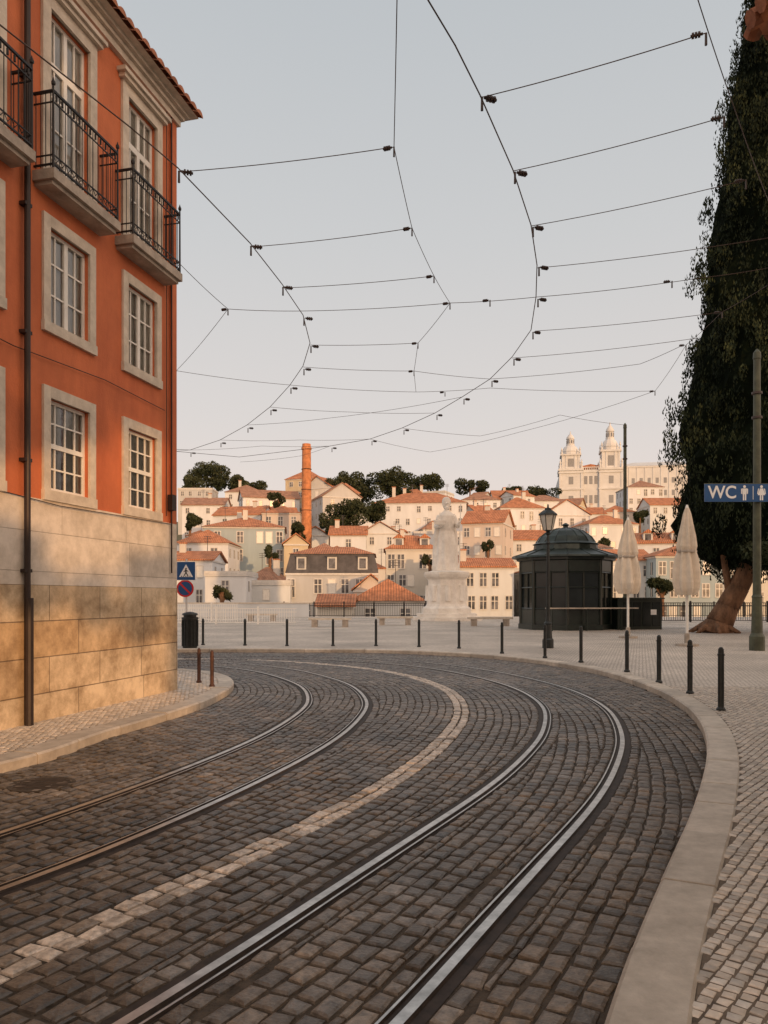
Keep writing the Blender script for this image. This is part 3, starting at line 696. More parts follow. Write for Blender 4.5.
# church
D=340
ch=empty('church',(xat(591,D),D,0),-.18)
mb=MB(); op=MB(); m=M['church']; zb=32; z1=zat(470,D)
mb.box(-13.5,13.5,.6,40,zb,z1-1,m)
mb.box(13.5,45,6,34,zb,z1+1.5,m)
mb.box(13.3,45.3,5.7,34.3,z1+1.5,z1+2.1,m)
mb.add([(-13,2,z1+.2),(13,2,z1+.2),(13,40,z1+.2),(-13,40,z1+.2),(0,2,z1+3),(0,40,z1+3)],[(0,1,4),(1,2,5,4),(2,3,5),(3,0,4,5)],M['tile'])
mb.add([(13.2,6,z1+2.2),(45,6,z1+2.2),(45,34,z1+2.2),(13.2,34,z1+2.2),(20,20,z1+6),(40,20,z1+6)],[(0,1,5,4),(1,2,5),(2,3,4,5),(3,0,4)],m)
for s,topy in((-1,430),(1,422)):
    cx=s*8.6; T=zat(topy,D)
    mb.box(cx-5,cx+5,0,10,zb,z1,m)
    for zz in(zb+9,zb+17.5,z1-1.2): mb.box(cx-5.4,cx+5.4,-.4,10.4,zz,zz+.7,m)
    mb.box(cx-5.5,cx+5.5,-.5,10.5,z1,z1+.9,m)
    for dx in(-5.1,4.2): mb.box(cx+dx,cx+dx+.9,-.3,-.01,zb,z1-1.3,m)
    h=T-z1; b0=z1+.9
    mb.box(cx-4,cx+4,1,9,b0,b0+h*.34,m)
    mb.box(cx-4.5,cx+4.5,.5,9.5,b0+h*.34,b0+h*.38,m)
    for dx in(-3.9,-2.3,1.5,3.1): mb.box(cx+dx,cx+dx+.8,.8,.99,b0,b0+h*.34,m)
    for (ax,ay) in((-4.6,.4),(4.6,.4),(4.6,9.6),(-4.6,9.6)):
        mb.lathe([(.5,b0),(.5,b0+1.6),(.25,b0+2),(.5,b0+2.6),(.05,b0+4.2)],8,m,c=(cx+ax,ay))
        mb.lathe([(.5,b0+h*.38),(.5,b0+h*.42),(.2,b0+h*.45),(.45,b0+h*.48),(.03,b0+h*.56)],8,m,c=(cx+ax*.85,5+(ay-5)*.85))
    mb.lathe([(3.7,b0+h*.38),(3.7,b0+h*.45),(3.9,b0+h*.46),(3.5,b0+h*.52),(2.7,b0+h*.59),(1.9,b0+h*.62),(1.9,b0+h*.66),(1.5,b0+h*.66),(1.5,b0+h*.78),(1.9,b0+h*.79),(1.6,b0+h*.84),(.8,b0+h*.90),(.25,b0+h*.93),(.3,b0+h*.95),(.06,b0+h)],12,m,c=(cx,5))
    op.box(cx-1.3,cx+1.3,.93,.995,b0+1,b0+h*.26,M['churchd'])
    for ss in(-1,1):
        a,c=sorted((cx+ss*4.005,cx+ss*4.06)); op.box(a,c,3.8,6.2,b0+1,b0+h*.26,M['churchd'])
    for zz in(zb+3,zb+11.5,zb+20): op.box(cx-1.0,cx+1.0,-.06,-.005,zz,zz+3.4,M['churchd'])
    for k in range(8):
        an=k*pi/4+.39; op.tube((cx+1.55*cos(an),5+1.55*sin(an),b0+h*.68),(cx+1.55*cos(an),5+1.55*sin(an),b0+h*.76),.35,.35,6,M['churchd'])
mb.box(-3.5,3.5,.3,1.5,z1-1,z1+.2,m)
for i in range(8): mb.tube((-3.2+i*.9,.5,z1+.2),(-3.2+i*.9,.5,z1+1.2),.2,.2,6,m)
mb.box(-3.6,3.6,.3,.7,z1+1.2,z1+1.5,m)
for zz in(zb+3,zb+11.5,zb+20):
    for x in(-2.2,0,2.2): op.box(x-.7,x+.7,.53,.595,zz,zz+3.6,M['churchd'])
for i in range(9):
    x=15.3+i*3.4
    for zz in(zb+3,zb+9,zb+15,zb+20.5): op.box(x-.65,x+.65,5.93,5.995,zz,zz+2.4,M['churchd'])
    mb.box(x+1.4,x+2.0,5.8,5.99,zb,z1+1.4,m)
mb.build('walls',parent=ch); op.build('openings',parent=ch)

# ------------------------------------------------------------- foliage
def leaves(mb,c,rad,n,size,m,up=0.0,light=.5,slim=.35):
    for _ in range(n):
        while True:
            p=Vector((U(-1,1),U(-1,1),U(-1,1)))
            if .1<p.length<1: break
        p=p.normalized()*(p.length**.45)
        q=Vector((c[0]+p.x*rad[0],c[1]+p.y*rad[1],c[2]+p.z*rad[2]))
        a=Vector((U(-1,1),U(-1,1),U(-1,1)+up)).normalized(); b=a.cross(Vector((U(-1,1),U(-1,1),U(-1,1)))).normalized()
        s=size*U(.6,1.4)
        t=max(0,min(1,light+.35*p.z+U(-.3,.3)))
        mb.add([q-b*s*slim,q+a*s,q+b*s*slim,q-a*s*.4],[(0,1,2,3)],m,t)
def treemass(name,x,y,z,blobs,leafm,size,n,trunk=None):
    e=empty(name,(0,0,0)); mb=MB()
    for (dx,dy,dz,r,rz) in blobs:
        leaves(mb,(x+dx,y+dy,z+dz),(r,r,rz),n,size,leafm,light=U(.15,.6))
    mb.build('foliage',parent=e)
    t=MB(); th=trunk or 4
    t.tube((x,y,z-th),(x,y,z),.35,.22,8,M['bark'])
    for (dx,dy,dz,r,rz) in blobs[:6]: t.tube((x,y,z-1),(x+dx,y+dy,z+dz),.16,.06,6,M['bark'])
    t.build('trunk',parent=e)
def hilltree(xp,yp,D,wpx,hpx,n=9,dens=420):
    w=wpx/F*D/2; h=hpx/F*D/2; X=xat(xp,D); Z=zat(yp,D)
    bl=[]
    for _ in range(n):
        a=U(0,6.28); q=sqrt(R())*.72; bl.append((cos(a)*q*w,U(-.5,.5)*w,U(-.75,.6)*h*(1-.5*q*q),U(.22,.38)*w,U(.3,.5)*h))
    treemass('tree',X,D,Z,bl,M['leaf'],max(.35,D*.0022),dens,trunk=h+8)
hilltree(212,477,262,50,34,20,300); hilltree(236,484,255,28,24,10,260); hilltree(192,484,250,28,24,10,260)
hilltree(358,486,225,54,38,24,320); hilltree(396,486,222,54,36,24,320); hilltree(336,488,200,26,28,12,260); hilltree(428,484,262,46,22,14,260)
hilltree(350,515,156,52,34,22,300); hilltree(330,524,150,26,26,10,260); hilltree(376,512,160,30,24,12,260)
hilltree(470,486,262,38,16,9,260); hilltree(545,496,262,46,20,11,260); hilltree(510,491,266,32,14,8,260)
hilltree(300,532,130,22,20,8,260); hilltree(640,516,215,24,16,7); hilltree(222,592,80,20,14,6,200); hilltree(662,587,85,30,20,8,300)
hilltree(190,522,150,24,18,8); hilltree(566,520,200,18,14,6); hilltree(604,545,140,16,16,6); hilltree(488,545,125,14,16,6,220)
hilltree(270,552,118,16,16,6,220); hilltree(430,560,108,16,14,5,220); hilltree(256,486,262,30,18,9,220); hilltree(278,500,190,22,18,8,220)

# big cypress
random.seed(5)
cx_,cy_=17.6,34.0
def prof(z):
    K=[(2.6,2.2),(3.6,4.3),(5.5,5.0),(8.1,4.7),(11.7,4.1),(15.2,3.6),(19.2,3.0),(22.7,2.5),(25.4,2.05),(28,1.55),(31,.9),(34,.15)]
    if z<=K[0][0]: return K[0][1]
    for (a,ra),(b,rb_) in zip(K[:-1],K[1:]):
        if z<=b: return ra+(rb_-ra)*(z-a)/(b-a)
    return .1
tr=empty('cypress_tree',(0,0,0))
mb=MB()
def lumpf(an,z): return 1+.09*sin(an*4+z*.9)+.06*sin(an*7-z*2.3)+.05*sin(z*1.7+an*2)
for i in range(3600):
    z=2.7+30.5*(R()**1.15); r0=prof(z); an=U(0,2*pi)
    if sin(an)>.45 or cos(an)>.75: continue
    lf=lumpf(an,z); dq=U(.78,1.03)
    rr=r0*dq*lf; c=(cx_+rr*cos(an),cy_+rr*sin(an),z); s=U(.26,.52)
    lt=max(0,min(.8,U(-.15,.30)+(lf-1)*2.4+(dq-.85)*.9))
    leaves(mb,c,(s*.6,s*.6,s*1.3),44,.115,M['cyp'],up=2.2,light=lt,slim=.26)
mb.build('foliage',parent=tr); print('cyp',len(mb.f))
mb=MB()
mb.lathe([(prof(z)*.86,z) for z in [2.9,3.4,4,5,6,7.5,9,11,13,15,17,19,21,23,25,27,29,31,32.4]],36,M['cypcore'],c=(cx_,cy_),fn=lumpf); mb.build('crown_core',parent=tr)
mb=MB()
P=[(14.35,33.4,.0),(14.55,33.4,.5),(14.9,33.4,1.2),(15.35,33.3,2.1),(15.8,33.1,3.2),(16.3,33.4,4.6),(16.8,34,7)]
RR=[.80,.58,.48,.44,.40,.36,.3]
for (a,b,r0,r1) in zip(P[:-1],P[1:],RR[:-1],RR[1:]): mb.tube(a,b,r0,r1,14,M['bark'])
mb.tube((15.1,33.5,1.4),(14.5,33.2,4.2),.2,.1,8,M['bark']); mb.tube((15.6,33.3,2.6),(17.2,32.9,4.4),.22,.1,8,M['bark']); mb.tube((14.7,33.5,.7),(15.5,33.6,2.4),.36,.3,10,M['bark'])
for k in range(7):
    an=k*.9; mb.tube((14.35+.3*cos(an),33.4+.3*sin(an),.5),(14.35+1.1*cos(an),33.4+1.1*sin(an),.08),.18,.06,7,M['bark'])
mb.build('trunk',parent=tr,smooth=True)
bl=[(U(-1.0,1.8),U(-1,1),U(-.9,.9),U(.35,.7),U(.3,.5)) for _ in range(15)]
treemass('olive_tree',15.6,30.0,4.1,bl,M['leaf'],.16,300,trunk=4.0)
random.seed(11)
bl=[(U(-4.6,3.2),U(-2,2),U(-3.0,4.2),U(1.1,1.8),U(1.0,1.5)) for _ in range(62)]
bl+=[(U(-3.4,-.2),U(-1.2,1.2),U(-5.6,-4.6),U(.2,.42),U(.15,.3)) for _ in range(6)]  # small low blobs added to dapple the sunlight on the plinth
treemass('sun_blocker_tree',13.5,-16.5,10.8,bl,M['leaf'],.3,240,trunk=10.8)  # unseen tree added so its crown blocks sun from the upper facade

# ------------------------------------------------------------- plaza things
def bollard(x,y,h=.85,m='bollard',r=.055):
    b=MB(); b.lathe([(r*1.5,.095),(r*1.5,.13),(r*1.1,.15),(r,.16),(r,.1+h-.12),(r*1.15,.1+h-.115),(r*1.15,.1+h-.09),(r*.95,.1+h-.085),(r*.9,.1+h-.03),(r*.55,.1+h-.006),(.005,.1+h)],14,M[m],c=(x,y)); b.build('bollard')
for xp,yp in[(203,645),(245,645.5),(287,646),(333,646),(376,646),(419,647),(459,648.5),(502,653.5),(545,658),(581,662.5),(627,672),(659,683),(690,694),(721,711)]:
    x,y=G(xp,yp,.1); bollard(x,y,r=.040)
for xp,yp in((199,683),(212,687)):
    x,y=G(xp,yp,.1); bollard(x,y,.62,'bollard2',.032)
x,y=G(548,648,.1); H=zat(507,y)
mb=MB(); c=(x,y)
mb.lathe([(.17,.1),(.17,.35),(.13,.4),(.11,.8),(.13,.84),(.08,.9),(.06,1.1),(.045,3.2),(.07,3.25),(.045,3.3),(.035,H-.85),(.10,H-.80),(.05,H-.74),(.12,H-.70)],14,M['bollard'],c=c)
mb.lathe([(.14,H-.695),(.24,H-.25)],6,M['lampglass'],c=c)
mb.lathe([(.29,H-.248),(.27,H-.2),(.14,H-.1),(.10,H-.09),(.10,H-.04),(.03,H-.02),(.02,H+.08)],6,M['bollard'],c=c)
for k in range(6):
    an=k*pi/3; mb.tube((x+.14*cos(an),y+.14*sin(an),H-.70),(x+.245*cos(an),y+.245*sin(an),H-.245),.012,.012,5,M['bollard'])
mb.tube((x-.25,y,H-1.1),(x+.25,y,H-1.1),.015,.015,6,M['bollard'])
mb.build('street_lamp')
kx,ky=xat(568,37),37.5
k=empty('kiosk',(kx,ky,.1),.2); Rk=2.15
mb=MB(); mb.lathe([(Rk+.12,0),(Rk+.12,.25),(Rk,.26),(Rk,.95)],8,M['kgreen'],rot=pi/8)
mb.lathe([(Rk-.06,.95),(Rk-.06,2.75)],8,M['kglass'],rot=pi/8)
mb.lathe([(Rk+.03,2.75),(Rk+.03,3.25),(Rk+.2,3.3),(Rk+.2,3.42)],8,M['kgreen'],rot=pi/8)
for i in range(8):
    a=pi/8+i*pi/4; mb.tube((Rk*cos(a),Rk*sin(a),0),(Rk*cos(a),Rk*sin(a),3.3),.08,.08,8,M['kgreen'])
    a2=a+pi/8; rr=(Rk-.03)*cos(pi/8); mb.tube((rr*cos(a2),rr*sin(a2),.9),(rr*cos(a2),rr*sin(a2),2.8),.04,.04,6,M['kgreen'])
    for zz in(1.0,2.0,2.7):
        b=a+pi/4; mb.tube((Rk*cos(a),Rk*sin(a),zz),(Rk*cos(b),Rk*sin(b),zz),.03,.03,6,M['kgreen'])
mb.build('body',parent=k)
mb=MB(); mb.lathe([(Rk+.45,3.42),(Rk+.42,3.50),(Rk*.72,3.82),(Rk*.70,4.05),(Rk*.74,4.1),(Rk*.66,4.2),(Rk*.58,4.45),(Rk*.42,4.72),(Rk*.2,4.88),(.12,4.93),(.12,5.0),(.2,5.05),(.04,5.15)],16,M['kmetal'],rot=pi/8)
for i in range(16):
    a=pi/8+i*pi/8
    pr=[(Rk+.42,3.50),(Rk*.72,3.83)]; mb.tube((pr[0][0]*cos(a),pr[0][0]*sin(a),pr[0][1]),(pr[1][0]*cos(a),pr[1][0]*sin(a),pr[1][1]),.03,.03,5,M['kgreen'])
    pr=[(Rk*.66,4.2),(Rk*.58,4.45),(Rk*.42,4.72),(Rk*.2,4.88)]
    for p,q in zip(pr[:-1],pr[1:]): mb.tube((p[0]*cos(a),p[0]*sin(a),p[1]),(q[0]*cos(a),q[0]*sin(a),q[1]),.025,.025,5,M['kgreen'])
mb.build('roof',parent=k)
mb=MB(); mb.box(Rk-.2,Rk+2.1,-1.5,.6,0,1.45,M['kgreen']); mb.box(Rk-.2,Rk+2.2,-1.6,.7,1.452,1.52,M['kmetal'])
for i in range(4): mb.box(Rk+.1+i*.5,Rk+.5+i*.5,-1.53,-1.502,.15,1.3,M['kglass'])
mb.box(Rk+1.5,Rk+1.8,-1.54,-1.532,.7,.95,M['white'])
mb.box(-1.9,Rk+.4,-2.35,-1.95,1.0,1.06,M['slab'])
for x in(-1.7,0,1.7): mb.box(x-.03,x+.03,-2.3,-2.24,0,.998,M['kgreen'])
mb.build('counter',parent=k)
def umbrella(xp,yb,ytop,ycan,wpx,name='closed_umbrella'):
    x,y=G(xp,yb,.1); zt=zat(ytop,y); zc=zat(ycan,y); r=wpx/F*y/2
    b=MB(); b.tube((x,y,.1),(x,y,zt),.045,.04,10,M['winwhite']); b.lathe([(.35,.1),(.35,.17),(.08,.2),(.08,.5)],12,M['slab'],c=(x,y))
    L=zt-zc
    f=lambda an,z:1+.17*sin(an*8+z*.9)+.09*sin(an*5+2*z)+.04*sin(an*3-z*3)
    b.lathe([(r*.75,zc-.22),(r*1.0,zc-.02),(r*1.08,zc+L*.07),(r*1.02,zc+L*.2),(r*.86,zc+L*.38),(r*.72,zc+L*.46),(r*.80,zc+L*.52),(r*.66,zc+L*.66),(r*.46,zc+L*.8),(r*.32,zc+L*.92),(r*.2,zc+L*.98),(.05,zc+L)],48,M['canvas'],c=(x,y),fn=f)
    b.lathe([(r*.86,zc+L*.445),(r*.88,zc+L*.46),(r*.84,zc+L*.475)],24,M['slab'],c=(x,y)); b.lathe([(.06,zt),(.03,zt+.1)],8,M['winwhite'],c=(x,y))
    b.build(name)
umbrella(628,638,520,588,22); umbrella(687,646,508,588,22)
def pole(x,y,zt,r):
    b=MB(); b.lathe([(r*1.9,.1),(r*1.9,.5),(r*1.4,.6),(r*1.2,1.6),(r*1.35,1.63),(r*1.05,1.7),(r,2.0),(r*.85,zt-.3),(r*1.0,zt-.28),(r*.9,zt-.1),(.02,zt)],16,M['green'],c=(x,y))
    for z in(zt-1.3,zt-2.0): b.lathe([(r*1.05,z),(r*1.3,z+.01),(r*1.3,z+.07),(r*1.05,z+.08)],16,M['insul'],c=(x,y))
    return b
D=42; pole(xat(625,D),D,zat(423,D),.10).build('tram_pole')
D=22; wx=xat(757,D)
wc=empty('wc_signpost',(wx,D,0)); pb=pole(0,0,zat(349,D),.11); pb.build('tram_pole',parent=wc)
mb=MB(); z0,z1=zat(502.5,D),zat(485,D); sx0=xat(702,D)-wx; sx1=sx0+2.75; yo=-.2
mb.box(sx0,sx1,yo,yo+.05,z0,z1,M['blue']); mb.box(sx0-.01,sx1+.01,yo+.005,yo+.045,z1,z1+.02,M['green'])
mb.box(-.08,.08,yo+.05,-.05,z0+.08,z0+.16,M['green']); mb.box(-.08,.08,yo+.05,-.05,z1-.16,z1-.08,M['green'])
zc=(z0+z1)/2; q=(z1-z0)/.5
def disc(mb,x,z,r,y,m,n=20):
    mb.add([(x+r*cos(2*pi*i/n),y,z+r*sin(2*pi*i/n)) for i in range(n)],[tuple(range(n))],m)
def person(mb,x,skirt):
    y=yo-.005; s=1.12*q
    disc(mb,x,zc+.155*s,.036*s,y,M['white'])
    if skirt: mb.add([(x-.04*s,y,zc+.11*s),(x+.04*s,y,zc+.11*s),(x+.095*s,y,zc-.06*s),(x-.095*s,y,zc-.06*s)],[(3,2,1,0)],M['white'])
    else: mb.add([(x-.06*s,y,zc+.11*s),(x+.06*s,y,zc+.11*s),(x+.05*s,y,zc-.04*s),(x-.05*s,y,zc-.04*s)],[(3,2,1,0)],M['white'])
    for d in(-1,1):
        a,b=sorted((x+d*.008*s,x+d*.042*s)); mb.box(a,b,y-.001,y,zc-.19*s,zc-.04*s if not skirt else zc-.061*s,M['white'])
        mb.add([(x+d*.062*s,y,zc+.11*s),(x+d*.088*s,y,zc+.10*s),(x+d*(.11 if skirt else .085)*s,y,zc-.03*s),(x+d*(.085 if skirt else .062)*s,y,zc-.03*s)],[(0,1,2,3)],M['white'])
bx=sx0+1.12
person(mb,bx,False); person(mb,bx+.48,True)
mb.box(bx+.235,bx+.25,yo-.006,yo-.004,zc-.19,zc+.19,M['white'])
mb.build('sign_panel',parent=wc)
tx=bpy.data.curves.new('lettering','FONT'); tx.body='WC'; tx.size=.50; tx.extrude=.002; tx.offset=.008; tx.align_y='CENTER'; tx.materials.append(M['white'])
to=bpy.data.objects.new('lettering',tx); bpy.context.scene.collection.objects.link(to); to.parent=wc; to.location=(sx0+.09,yo-.004,zc); to.rotation_euler=(radians(90),0,0); to.scale=(.92,1,1)

x,y=G(186.5,646,.1); sp=empty('traffic_sign',(x,y,0))
mb=MB(); mb.tube((0,0,.1),(0,0,zat(559,y)),.03,.03,10,M['fframe'])
zc2=zat(571,y); h=.28
mb.box(-h,h,-.06,-.035,zc2-h,zc2+h,M['blue']); mb.box(-h-.012,h+.012,-.055,-.04,zc2-h-.012,zc2+h+.012,M['white'])
t=.22; mb.add([(-t,-.063,zc2-t*.85),(t,-.063,zc2-t*.85),(0,-.063,zc2+t*.95)],[(0,1,2)],M['white'])
disc(mb,.0,zc2+.07,.026,-.066,M['black'],12)
def limb(a,b,w):
    ax,az_=a;bx_,bz=b; d=Vector((bx_-ax,bz-az_)).normalized(); n=Vector((-d.y,d.x))*w
    mb.add([(ax+n.x,-.066,zc2+az_+n.y),(bx_+n.x,-.066,zc2+bz+n.y),(bx_-n.x,-.066,zc2+bz-n.y),(ax-n.x,-.066,zc2+az_-n.y)],[(0,1,2,3)],M['black'])
limb((0,.045),(0,-.05),.022); limb((0,-.05),(-.06,-.15),.014); limb((0,-.05),(.06,-.15),.014); limb((0,.03),(-.07,-.03),.011); limb((0,.03),(.07,-.02),.011)
for i in range(5): mb.box(-.15+i*.065,-.12+i*.065,-.0665,-.0635,zc2-.18,zc2-.155,M['black'])
zc3=zat(588.5,y); r=.27
disc(mb,-.03,zc3,r,-.05,M['red'],28); disc(mb,-.03,zc3,r*.80,-.054,M['blue'],28)
mb.add([(-.03+r*.8*cos(a),-.058,zc3+r*.8*sin(a)) for a in(radians(128),radians(142),radians(308),radians(322))],[(0,1,2,3)],M['red'])
mb.tube((-.03,-.046,zc3),(-.03,-.02,zc3),r,r,28,M['fframe'])
mb.build('sign',parent=sp)
x,y=G(190,648,.1); mb=MB(); mb.lathe([(.20,.1),(.22,.14),(.23,.95),(.25,.96),(.25,1.02),(.19,1.03),(.19,1.08),(.24,1.09),(.22,1.14),(.1,1.18),(.01,1.19)],20,M['bollard'],c=(x,y))
for i in range(16):
    a=i*pi/8; mb.tube((x+.235*cos(a),y+.235*sin(a),.16),(x+.24*cos(a),y+.24*sin(a),.94),.012,.012,5,M['bollard'])
mb.build('litter_bin')
def railing(x0,x1,y,name='terrace_railing',m='iron',h=1.1,step=.14):
    b=MB(); n=int((x1-x0)/step)
    for i in range(n+1):
        x=x0+i*step; b.box(x-.012,x+.012,y-.012,y+.012,.2,.1+h-.03,M[m])
    for z in(.2,.1+h-.2,.1+h): b.box(x0,x1,y-.02,y+.02,z-.02,z+.02,M[m])
    k=x0
    while k<=x1: b.box(k-.05,k+.05,y-.05,y+.05,.1,.1+h+.12,M[m]); k+=2.4
    b.build(name)
railing(-8,6.5,PLY-.4); railing(12,48,PLY-.4); railing(9.5,24,48,h=1.2)
b=MB(); b.box(-17,-6,PLY-.6,PLY-.2,.1,1.15,wallmat(Wh)); b.box(-17.05,-5.95,PLY-.66,PLY-.14,1.152,1.24,M['stone']); b.build('parapet_wall')
railing(-16,-9.5,50,m='winwhite',h=1.1); railing(-12,-5,44,m='winwhite',h=.9)
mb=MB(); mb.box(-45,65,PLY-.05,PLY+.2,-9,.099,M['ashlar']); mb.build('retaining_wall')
def bench(xp,yp,w):
    x,y=G(xp,yp,.1); b=MB(); b.box(x-w/2,x+w/2,y-.25,y+.25,.47,.58,M['stone'])
    for s in(-1,1): b.box(x+s*w*.36-.15,x+s*w*.36+.15,y-.2,y+.2,.1,.468,M['slab'])
    b.build('stone_bench')
bench(330,627,2.2); bench(490,626,2.4); bench(395,625,2.0); bench(262,621,2.0)
# statue
sx,sy=xat(447,52),52.5
st=empty('saint_statue',(sx,sy,.1)); zt=zat(571,sy)-.1
mb=MB(); m=M['statue']
mb.lathe([(2.5,0),(2.5,.22),(2.15,.23),(2.15,.45),(1.7,.46)],8,m,rot=pi/8)
mb.lathe([(1.75,.46),(1.75,.8),(1.5,.95),(1.42,1.1),(1.32,zt-.9),(1.34,zt-.6),(1.55,zt-.42),(1.62,zt-.25),(1.62,zt-.1),(1.3,zt-.05),(1.1,zt)],8,m,rot=pi/8)
for i in range(8):
    a=i*pi/4; mb.tube((1.27*cos(a),1.27*sin(a),1.3),(1.22*cos(a),1.22*sin(a),zt-1.0),.22,.2,8,m)
mb.build('pedestal',parent=st)
H=zat(497,sy)-.1-zt
fig=MB(); s=H/1.88
def fz(an,z): return 1+(.15*sin(an*8+z*.7)+.08*sin(an*5-z*1.7))*max(0,1-(z-zt)/(1.3*s))
P=[(.31,0),(.30,.06),(.27,.3),(.235,.6),(.205,.85),(.175,1.02),(.185,1.15),(.205,1.3),(.205,1.40),(.15,1.47),(.07,1.52),(.055,1.56),(.055,1.64)]
fig.lathe([(r*s,zt+z*s) for r,z in P],48,m,sq=.75,fn=fz)
fig.lathe([(r*s,zt+z*s) for r,z in[(.03,1.565),(.075,1.60),(.095,1.65),(.112,1.71),(.115,1.77),(.098,1.83),(.06,1.87),(.01,1.885)]],20,m,sq=1.12)
fig.tube((0,-.10*s,zt+1.73*s),(0,-.15*s,zt+1.69*s),.02*s,.024*s,8,m)
fig.tube((0,-.07*s,zt+1.61*s),(0,-.115*s,zt+1.58*s),.04*s,.035*s,8,m)
def chain(P,RR):
    for a,b,r0,r1 in zip(P[:-1],P[1:],RR[:-1],RR[1:]):
        a=Vector(a)*s+Vector((0,0,zt)); b=Vector(b)*s+Vector((0,0,zt)); fig.tube(a,b,r0*s,r1*s,12,m)
        fig.lathe([(r1*s*.3,b.z-r1*s*.9),(r1*s*.9,b.z-r1*s*.4),(r1*s,b.z),(r1*s*.8,b.z+r1*s*.5),(r1*s*.3,b.z+r1*s*.9)],10,m,c=(b.x,b.y))
chain([(-.17,0,1.40),(-.27,-.05,1.12),(-.18,-.26,1.12),(-.12,-.30,1.15)],[.07,.06,.045,.03])
chain([(.17,0,1.40),(.29,-.02,1.13),(.31,-.22,1.18),(.31,-.27,1.22)],[.07,.058,.042,.03])
chain([(.30,-.22,.02),(.32,-.26,1.1),(.34,-.26,1.68)],[.018,.016,.014])
chain([(-.20,.10,1.30),(-.24,.12,.85),(-.26,.10,.1)],[.06,.09,.10]); chain([(.18,.10,1.30),(.22,.12,.85),(.22,.12,.1)],[.06,.08,.09])
def bt(x): return (x[0]*s,x[1]*s,zt+x[2]*s)
fig.add([bt(v) for v in[(-.36,-.28,1.26),(-.02,-.28,1.26),(-.02,-.40,1.26),(-.36,-.40,1.26),(-.29,-.31,1.14),(-.08,-.31,1.14),(-.08,-.36,1.14),(-.29,-.36,1.14)]],[(0,1,2,3),(7,6,5,4),(0,4,5,1),(1,5,6,2),(2,6,7,3),(3,7,4,0)],m)
fig.tube(bt((-.19,-.34,1.24)),bt((-.19,-.34,1.46)),.014*s,.012*s,6,m)
fo=fig.build('figure',parent=st)
rm=fo.modifiers.new('Remesh','REMESH'); rm.mode='VOXEL'; rm.voxel_size=.035; rm.use_smooth_shade=True

# ------------------------------------------------------------- tram wires
wr=empty('tram_overhead_wires')
def wirecurve(name,polys,r,m):
    cu=bpy.data.curves.new(name,'CURVE'); cu.dimensions='3D'; cu.bevel_depth=r; cu.bevel_resolution=1; cu.materials.append(m)
    for P in polys:
        sp_=cu.splines.new('POLY'); sp_.points.add(len(P)-1)
        for i,p in enumerate(P): sp_.points[i].co=(p[0],p[1],p[2],1)
    o=bpy.data.objects.new(name,cu); bpy.context.scene.collection.objects.link(o); o.parent=wr
HC=5.5
c1=[(428,0),(455,45),(480,95),(513,170),(531,225),(537,265),(536,297),(531,330),(512,357),(490,379),(462,397),(435,413),(402,428),(370,439),(330,446)]
c2=[(130,127),(178,168),(250,243),(282,284),(303,315),(310,343),(303,366),(290,385),(270,407),(247,425),(220,440),(190,450)]
def contact(px_,pre,post): return [(a,b,HC) for a,b in pre]+[A(x,y,HC) for x,y in px_]+[(a,b,HC) for a,b in post]
W1=contact(c1,[(-.6,2.2)],[(-4,21.3),(-12,17)]); W2=contact(c2,[(-4.3,1.5),(-2.9,4.6)],[(-9,19.3),(-14,16)])
wirecurve('contact_wires',[W1,W2],.006,M['wire'])
HS_=5.65
def span(px_,ext0=0,ext1=0,sag=.04):
    P=[Vector(A(x,y,HS_)) for x,y in px_]
    if ext0: P.insert(0,P[0]+(P[0]-P[1]).normalized()*ext0)
    if ext1: P.append(P[-1]+(P[-1]-P[-2]).normalized()*ext1)
    out=[]
    for a,b in zip(P[:-1],P[1:]):
        L=(b-a).length
        for k in range(8):
            t=k/8; p=a+(b-a)*t; p.z-=sag*4*t*(1-t)*min(1,L/4); out.append(p)
    out.append(P[-1]); return out
S=[
 span([(397,0),(394,147)],ext0=2), span([(394,147),(412,228)]), span([(412,228),(434,276)]), span([(434,276),(450,303)]), span([(450,303),(418,343),(414,371),(416,392)]),
 span([(178,172),(394,147)]), span([(250,247),(412,228)]), span([(282,288),(434,276)]),
 span([(228,309),(303,311),(450,303),(537,297),(700,278),(768,268)],ext1=8),
 span([(483,97),(706,33)]), span([(698,0),(735,110),(770,205)],ext0=1.5,ext1=3), span([(513,171),(724,117)]), span([(531,226),(746,180)]), span([(537,268),(768,238)],ext1=5),
 span([(535,331),(722,312),(768,285)],ext1=6), span([(512,358),(698,338)]), span([(310,345),(418,343)]), span([(303,367),(414,371),(490,379),(640,364),(683,345)]),
 span([(178,371),(290,385),(416,392),(490,388),(655,391)],ext0=1.0), span([(655,391),(686,345),(722,312)]),
 span([(247,425),(330,418),(462,397)]), span([(190,450),(262,446),(330,446)],ext0=1), span([(228,309),(178,262)],ext1=.3), span([(228,309),(178,369)],ext1=.5),
 span([(402,428),(480,436),(560,415),(625,425)]), span([(370,439),(430,452),(520,432),(655,391)]), span([(270,407),(350,412),(435,413)]), span([(330,446),(300,456),(240,462)]),
 span([(220,440),(300,440),(370,439)]),
]
wirecurve('span_wires',S,.0038,M['wire'])
mb=MB()
def fitting(x,y,d=1,sc=1.0):
    p=Vector(A(x,y,HS_)); v=Vector((d,.35,0)).normalized()
    mb.tube(p,p+Vector((0,0,-.11*sc)),.010*sc,.012*sc,6,M['insul'])
    a=p+v*.02; b=p+v*.13*sc
    mb.tube(a,b,.012*sc,.012*sc,6,M['insul'])
    for t in(.3,.55,.8): 
        q=a+(b-a)*t; mb.tube(q-v*.008,q+v*.008,.026*sc,.026*sc,8,M['insul'])
for x,y in c1[2:]: fitting(x+2,y+2,1)
for x,y in c2[1:]: fitting(x+1,y+3,1)
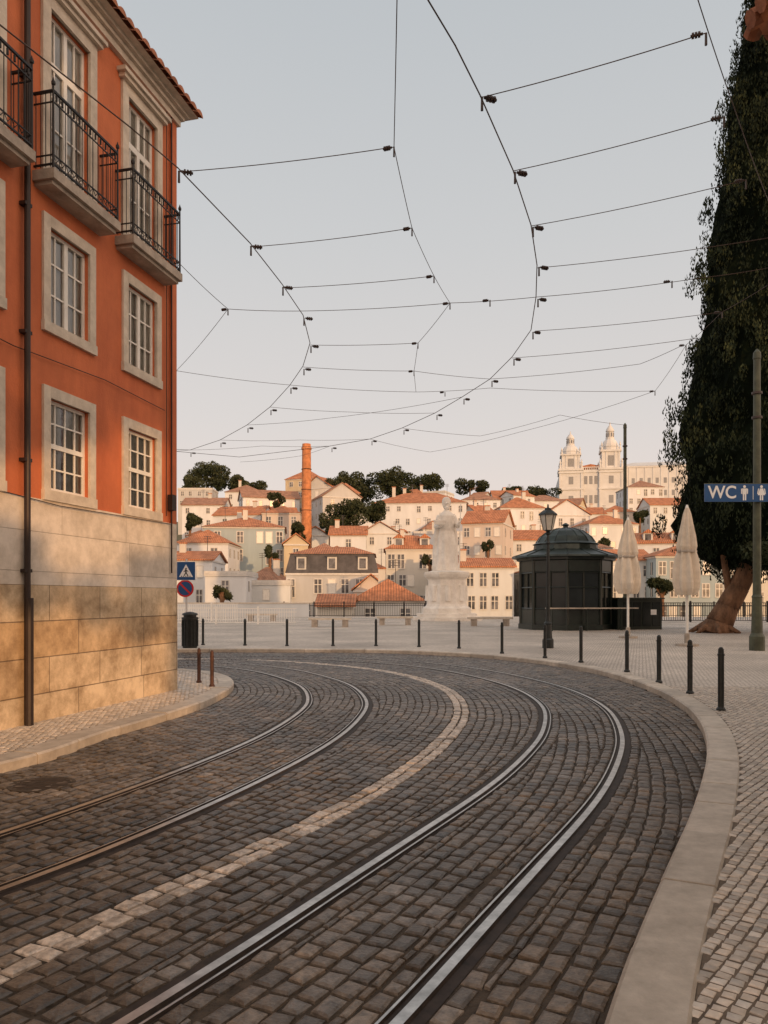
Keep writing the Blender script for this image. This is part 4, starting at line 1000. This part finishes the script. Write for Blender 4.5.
for x,y in[(394,147),(412,228),(434,276),(450,303),(418,343),(414,371),(706,33),(724,117),(746,180),(228,309),(655,391),(686,345),(722,312),(490,300),(672,281),(445,392)]: fitting(x,y,-1,sc=.8)
mb.build('wire_fittings',parent=wr)

# ------------------------------------------------------------- light, world, camera
el=radians(7.0); az=radians(150)
w=bpy.data.worlds.new('World'); bpy.context.scene.world=w; w.use_nodes=True; nt=w.node_tree; N=nt.nodes; L=nt.links
bg=N['Background']; sky=N.new('ShaderNodeTexSky'); sky.sky_type='NISHITA'; sky.sun_disc=False; sky.sun_elevation=el; sky.sun_rotation=az; sky.air_density=1.0; sky.dust_density=2.0; sky.ozone_density=1.5
tc=N.new('ShaderNodeTexCoord'); nrm=N.new('ShaderNodeVectorMath'); nrm.operation='NORMALIZE'; L.new(tc.outputs['Generated'],nrm.inputs[0])
sp_=N.new('ShaderNodeSeparateXYZ'); L.new(nrm.outputs[0],sp_.inputs[0])
rp=N.new('ShaderNodeValToRGB'); cr=rp.color_ramp
stops=[(0,(.88,.70,.62)),(.08,(.87,.73,.66)),(.22,(.75,.695,.665)),(.42,(.635,.635,.635)),(.61,(.545,.57,.59)),(1,(.46,.50,.54))]
cr.elements[0].position=0; cr.elements[0].color=(*stops[0][1],1); cr.elements[1].position=1; cr.elements[1].color=(*stops[-1][1],1)
for p,c in stops[1:-1]:
    e=cr.elements.new(p); e.color=(*c,1)
L.new(sp_.outputs['Z'],rp.inputs[0])
dt=N.new('ShaderNodeVectorMath'); dt.operation='DOT_PRODUCT'; dt.inputs[1].default_value=(sin(az),cos(az),0.1); L.new(nrm.outputs[0],dt.inputs[0])
mr=N.new('ShaderNodeMapRange'); mr.interpolation_type='SMOOTHSTEP'; mr.inputs['From Min'].default_value=-.35; mr.inputs['From Max'].default_value=1.0; L.new(dt.outputs['Value'],mr.inputs['Value'])
wm=N.new('ShaderNodeMix'); wm.data_type='RGBA'; wm.inputs[6].default_value=(1,1,1,1); wm.inputs[7].default_value=(2.7,2.0,1.5,1); L.new(mr.outputs[0],wm.inputs[0])
mu=N.new('ShaderNodeMix'); mu.data_type='RGBA'; mu.blend_type='MULTIPLY'; mu.inputs[0].default_value=1; L.new(rp.outputs[0],mu.inputs[6]); L.new(wm.outputs[2],mu.inputs[7])
hz=N.new('ShaderNodeVectorMath'); hz.operation='SCALE'; hz.inputs['Scale'].default_value=10.0; L.new(mu.outputs[2],hz.inputs[0])
mix=N.new('ShaderNodeMix'); mix.data_type='RGBA'; mix.inputs[0].default_value=.9; L.new(sky.outputs[0],mix.inputs[6]); L.new(hz.outputs[0],mix.inputs[7])
L.new(mix.outputs[2],bg.inputs[0]); bg.inputs[1].default_value=.104
sd=bpy.data.lights.new('sun','SUN'); sd.energy=2.6; sd.angle=radians(.6); sd.color=(1,.56,.25)
so=bpy.data.objects.new('sun',sd); bpy.context.scene.collection.objects.link(so)
dirv=Vector((sin(az)*cos(el),cos(az)*cos(el),sin(el))); so.rotation_euler=dirv.to_track_quat('Z','Y').to_euler()
cam=bpy.data.cameras.new('camera'); co=bpy.data.objects.new('camera',cam); bpy.context.scene.collection.objects.link(co)
co.location=(0,0,CH); co.rotation_euler=(radians(90),0,0); cam.sensor_fit='VERTICAL'; cam.sensor_height=36; cam.sensor_width=27; cam.lens=F/1024*36; cam.shift_y=(HZ-512)/1024; cam.clip_end=6000; cam.clip_start=.05
bpy.context.scene.camera=co
sc=bpy.context.scene; sc.view_settings.view_transform='Standard'; sc.view_settings.look='None'; sc.view_settings.exposure=0
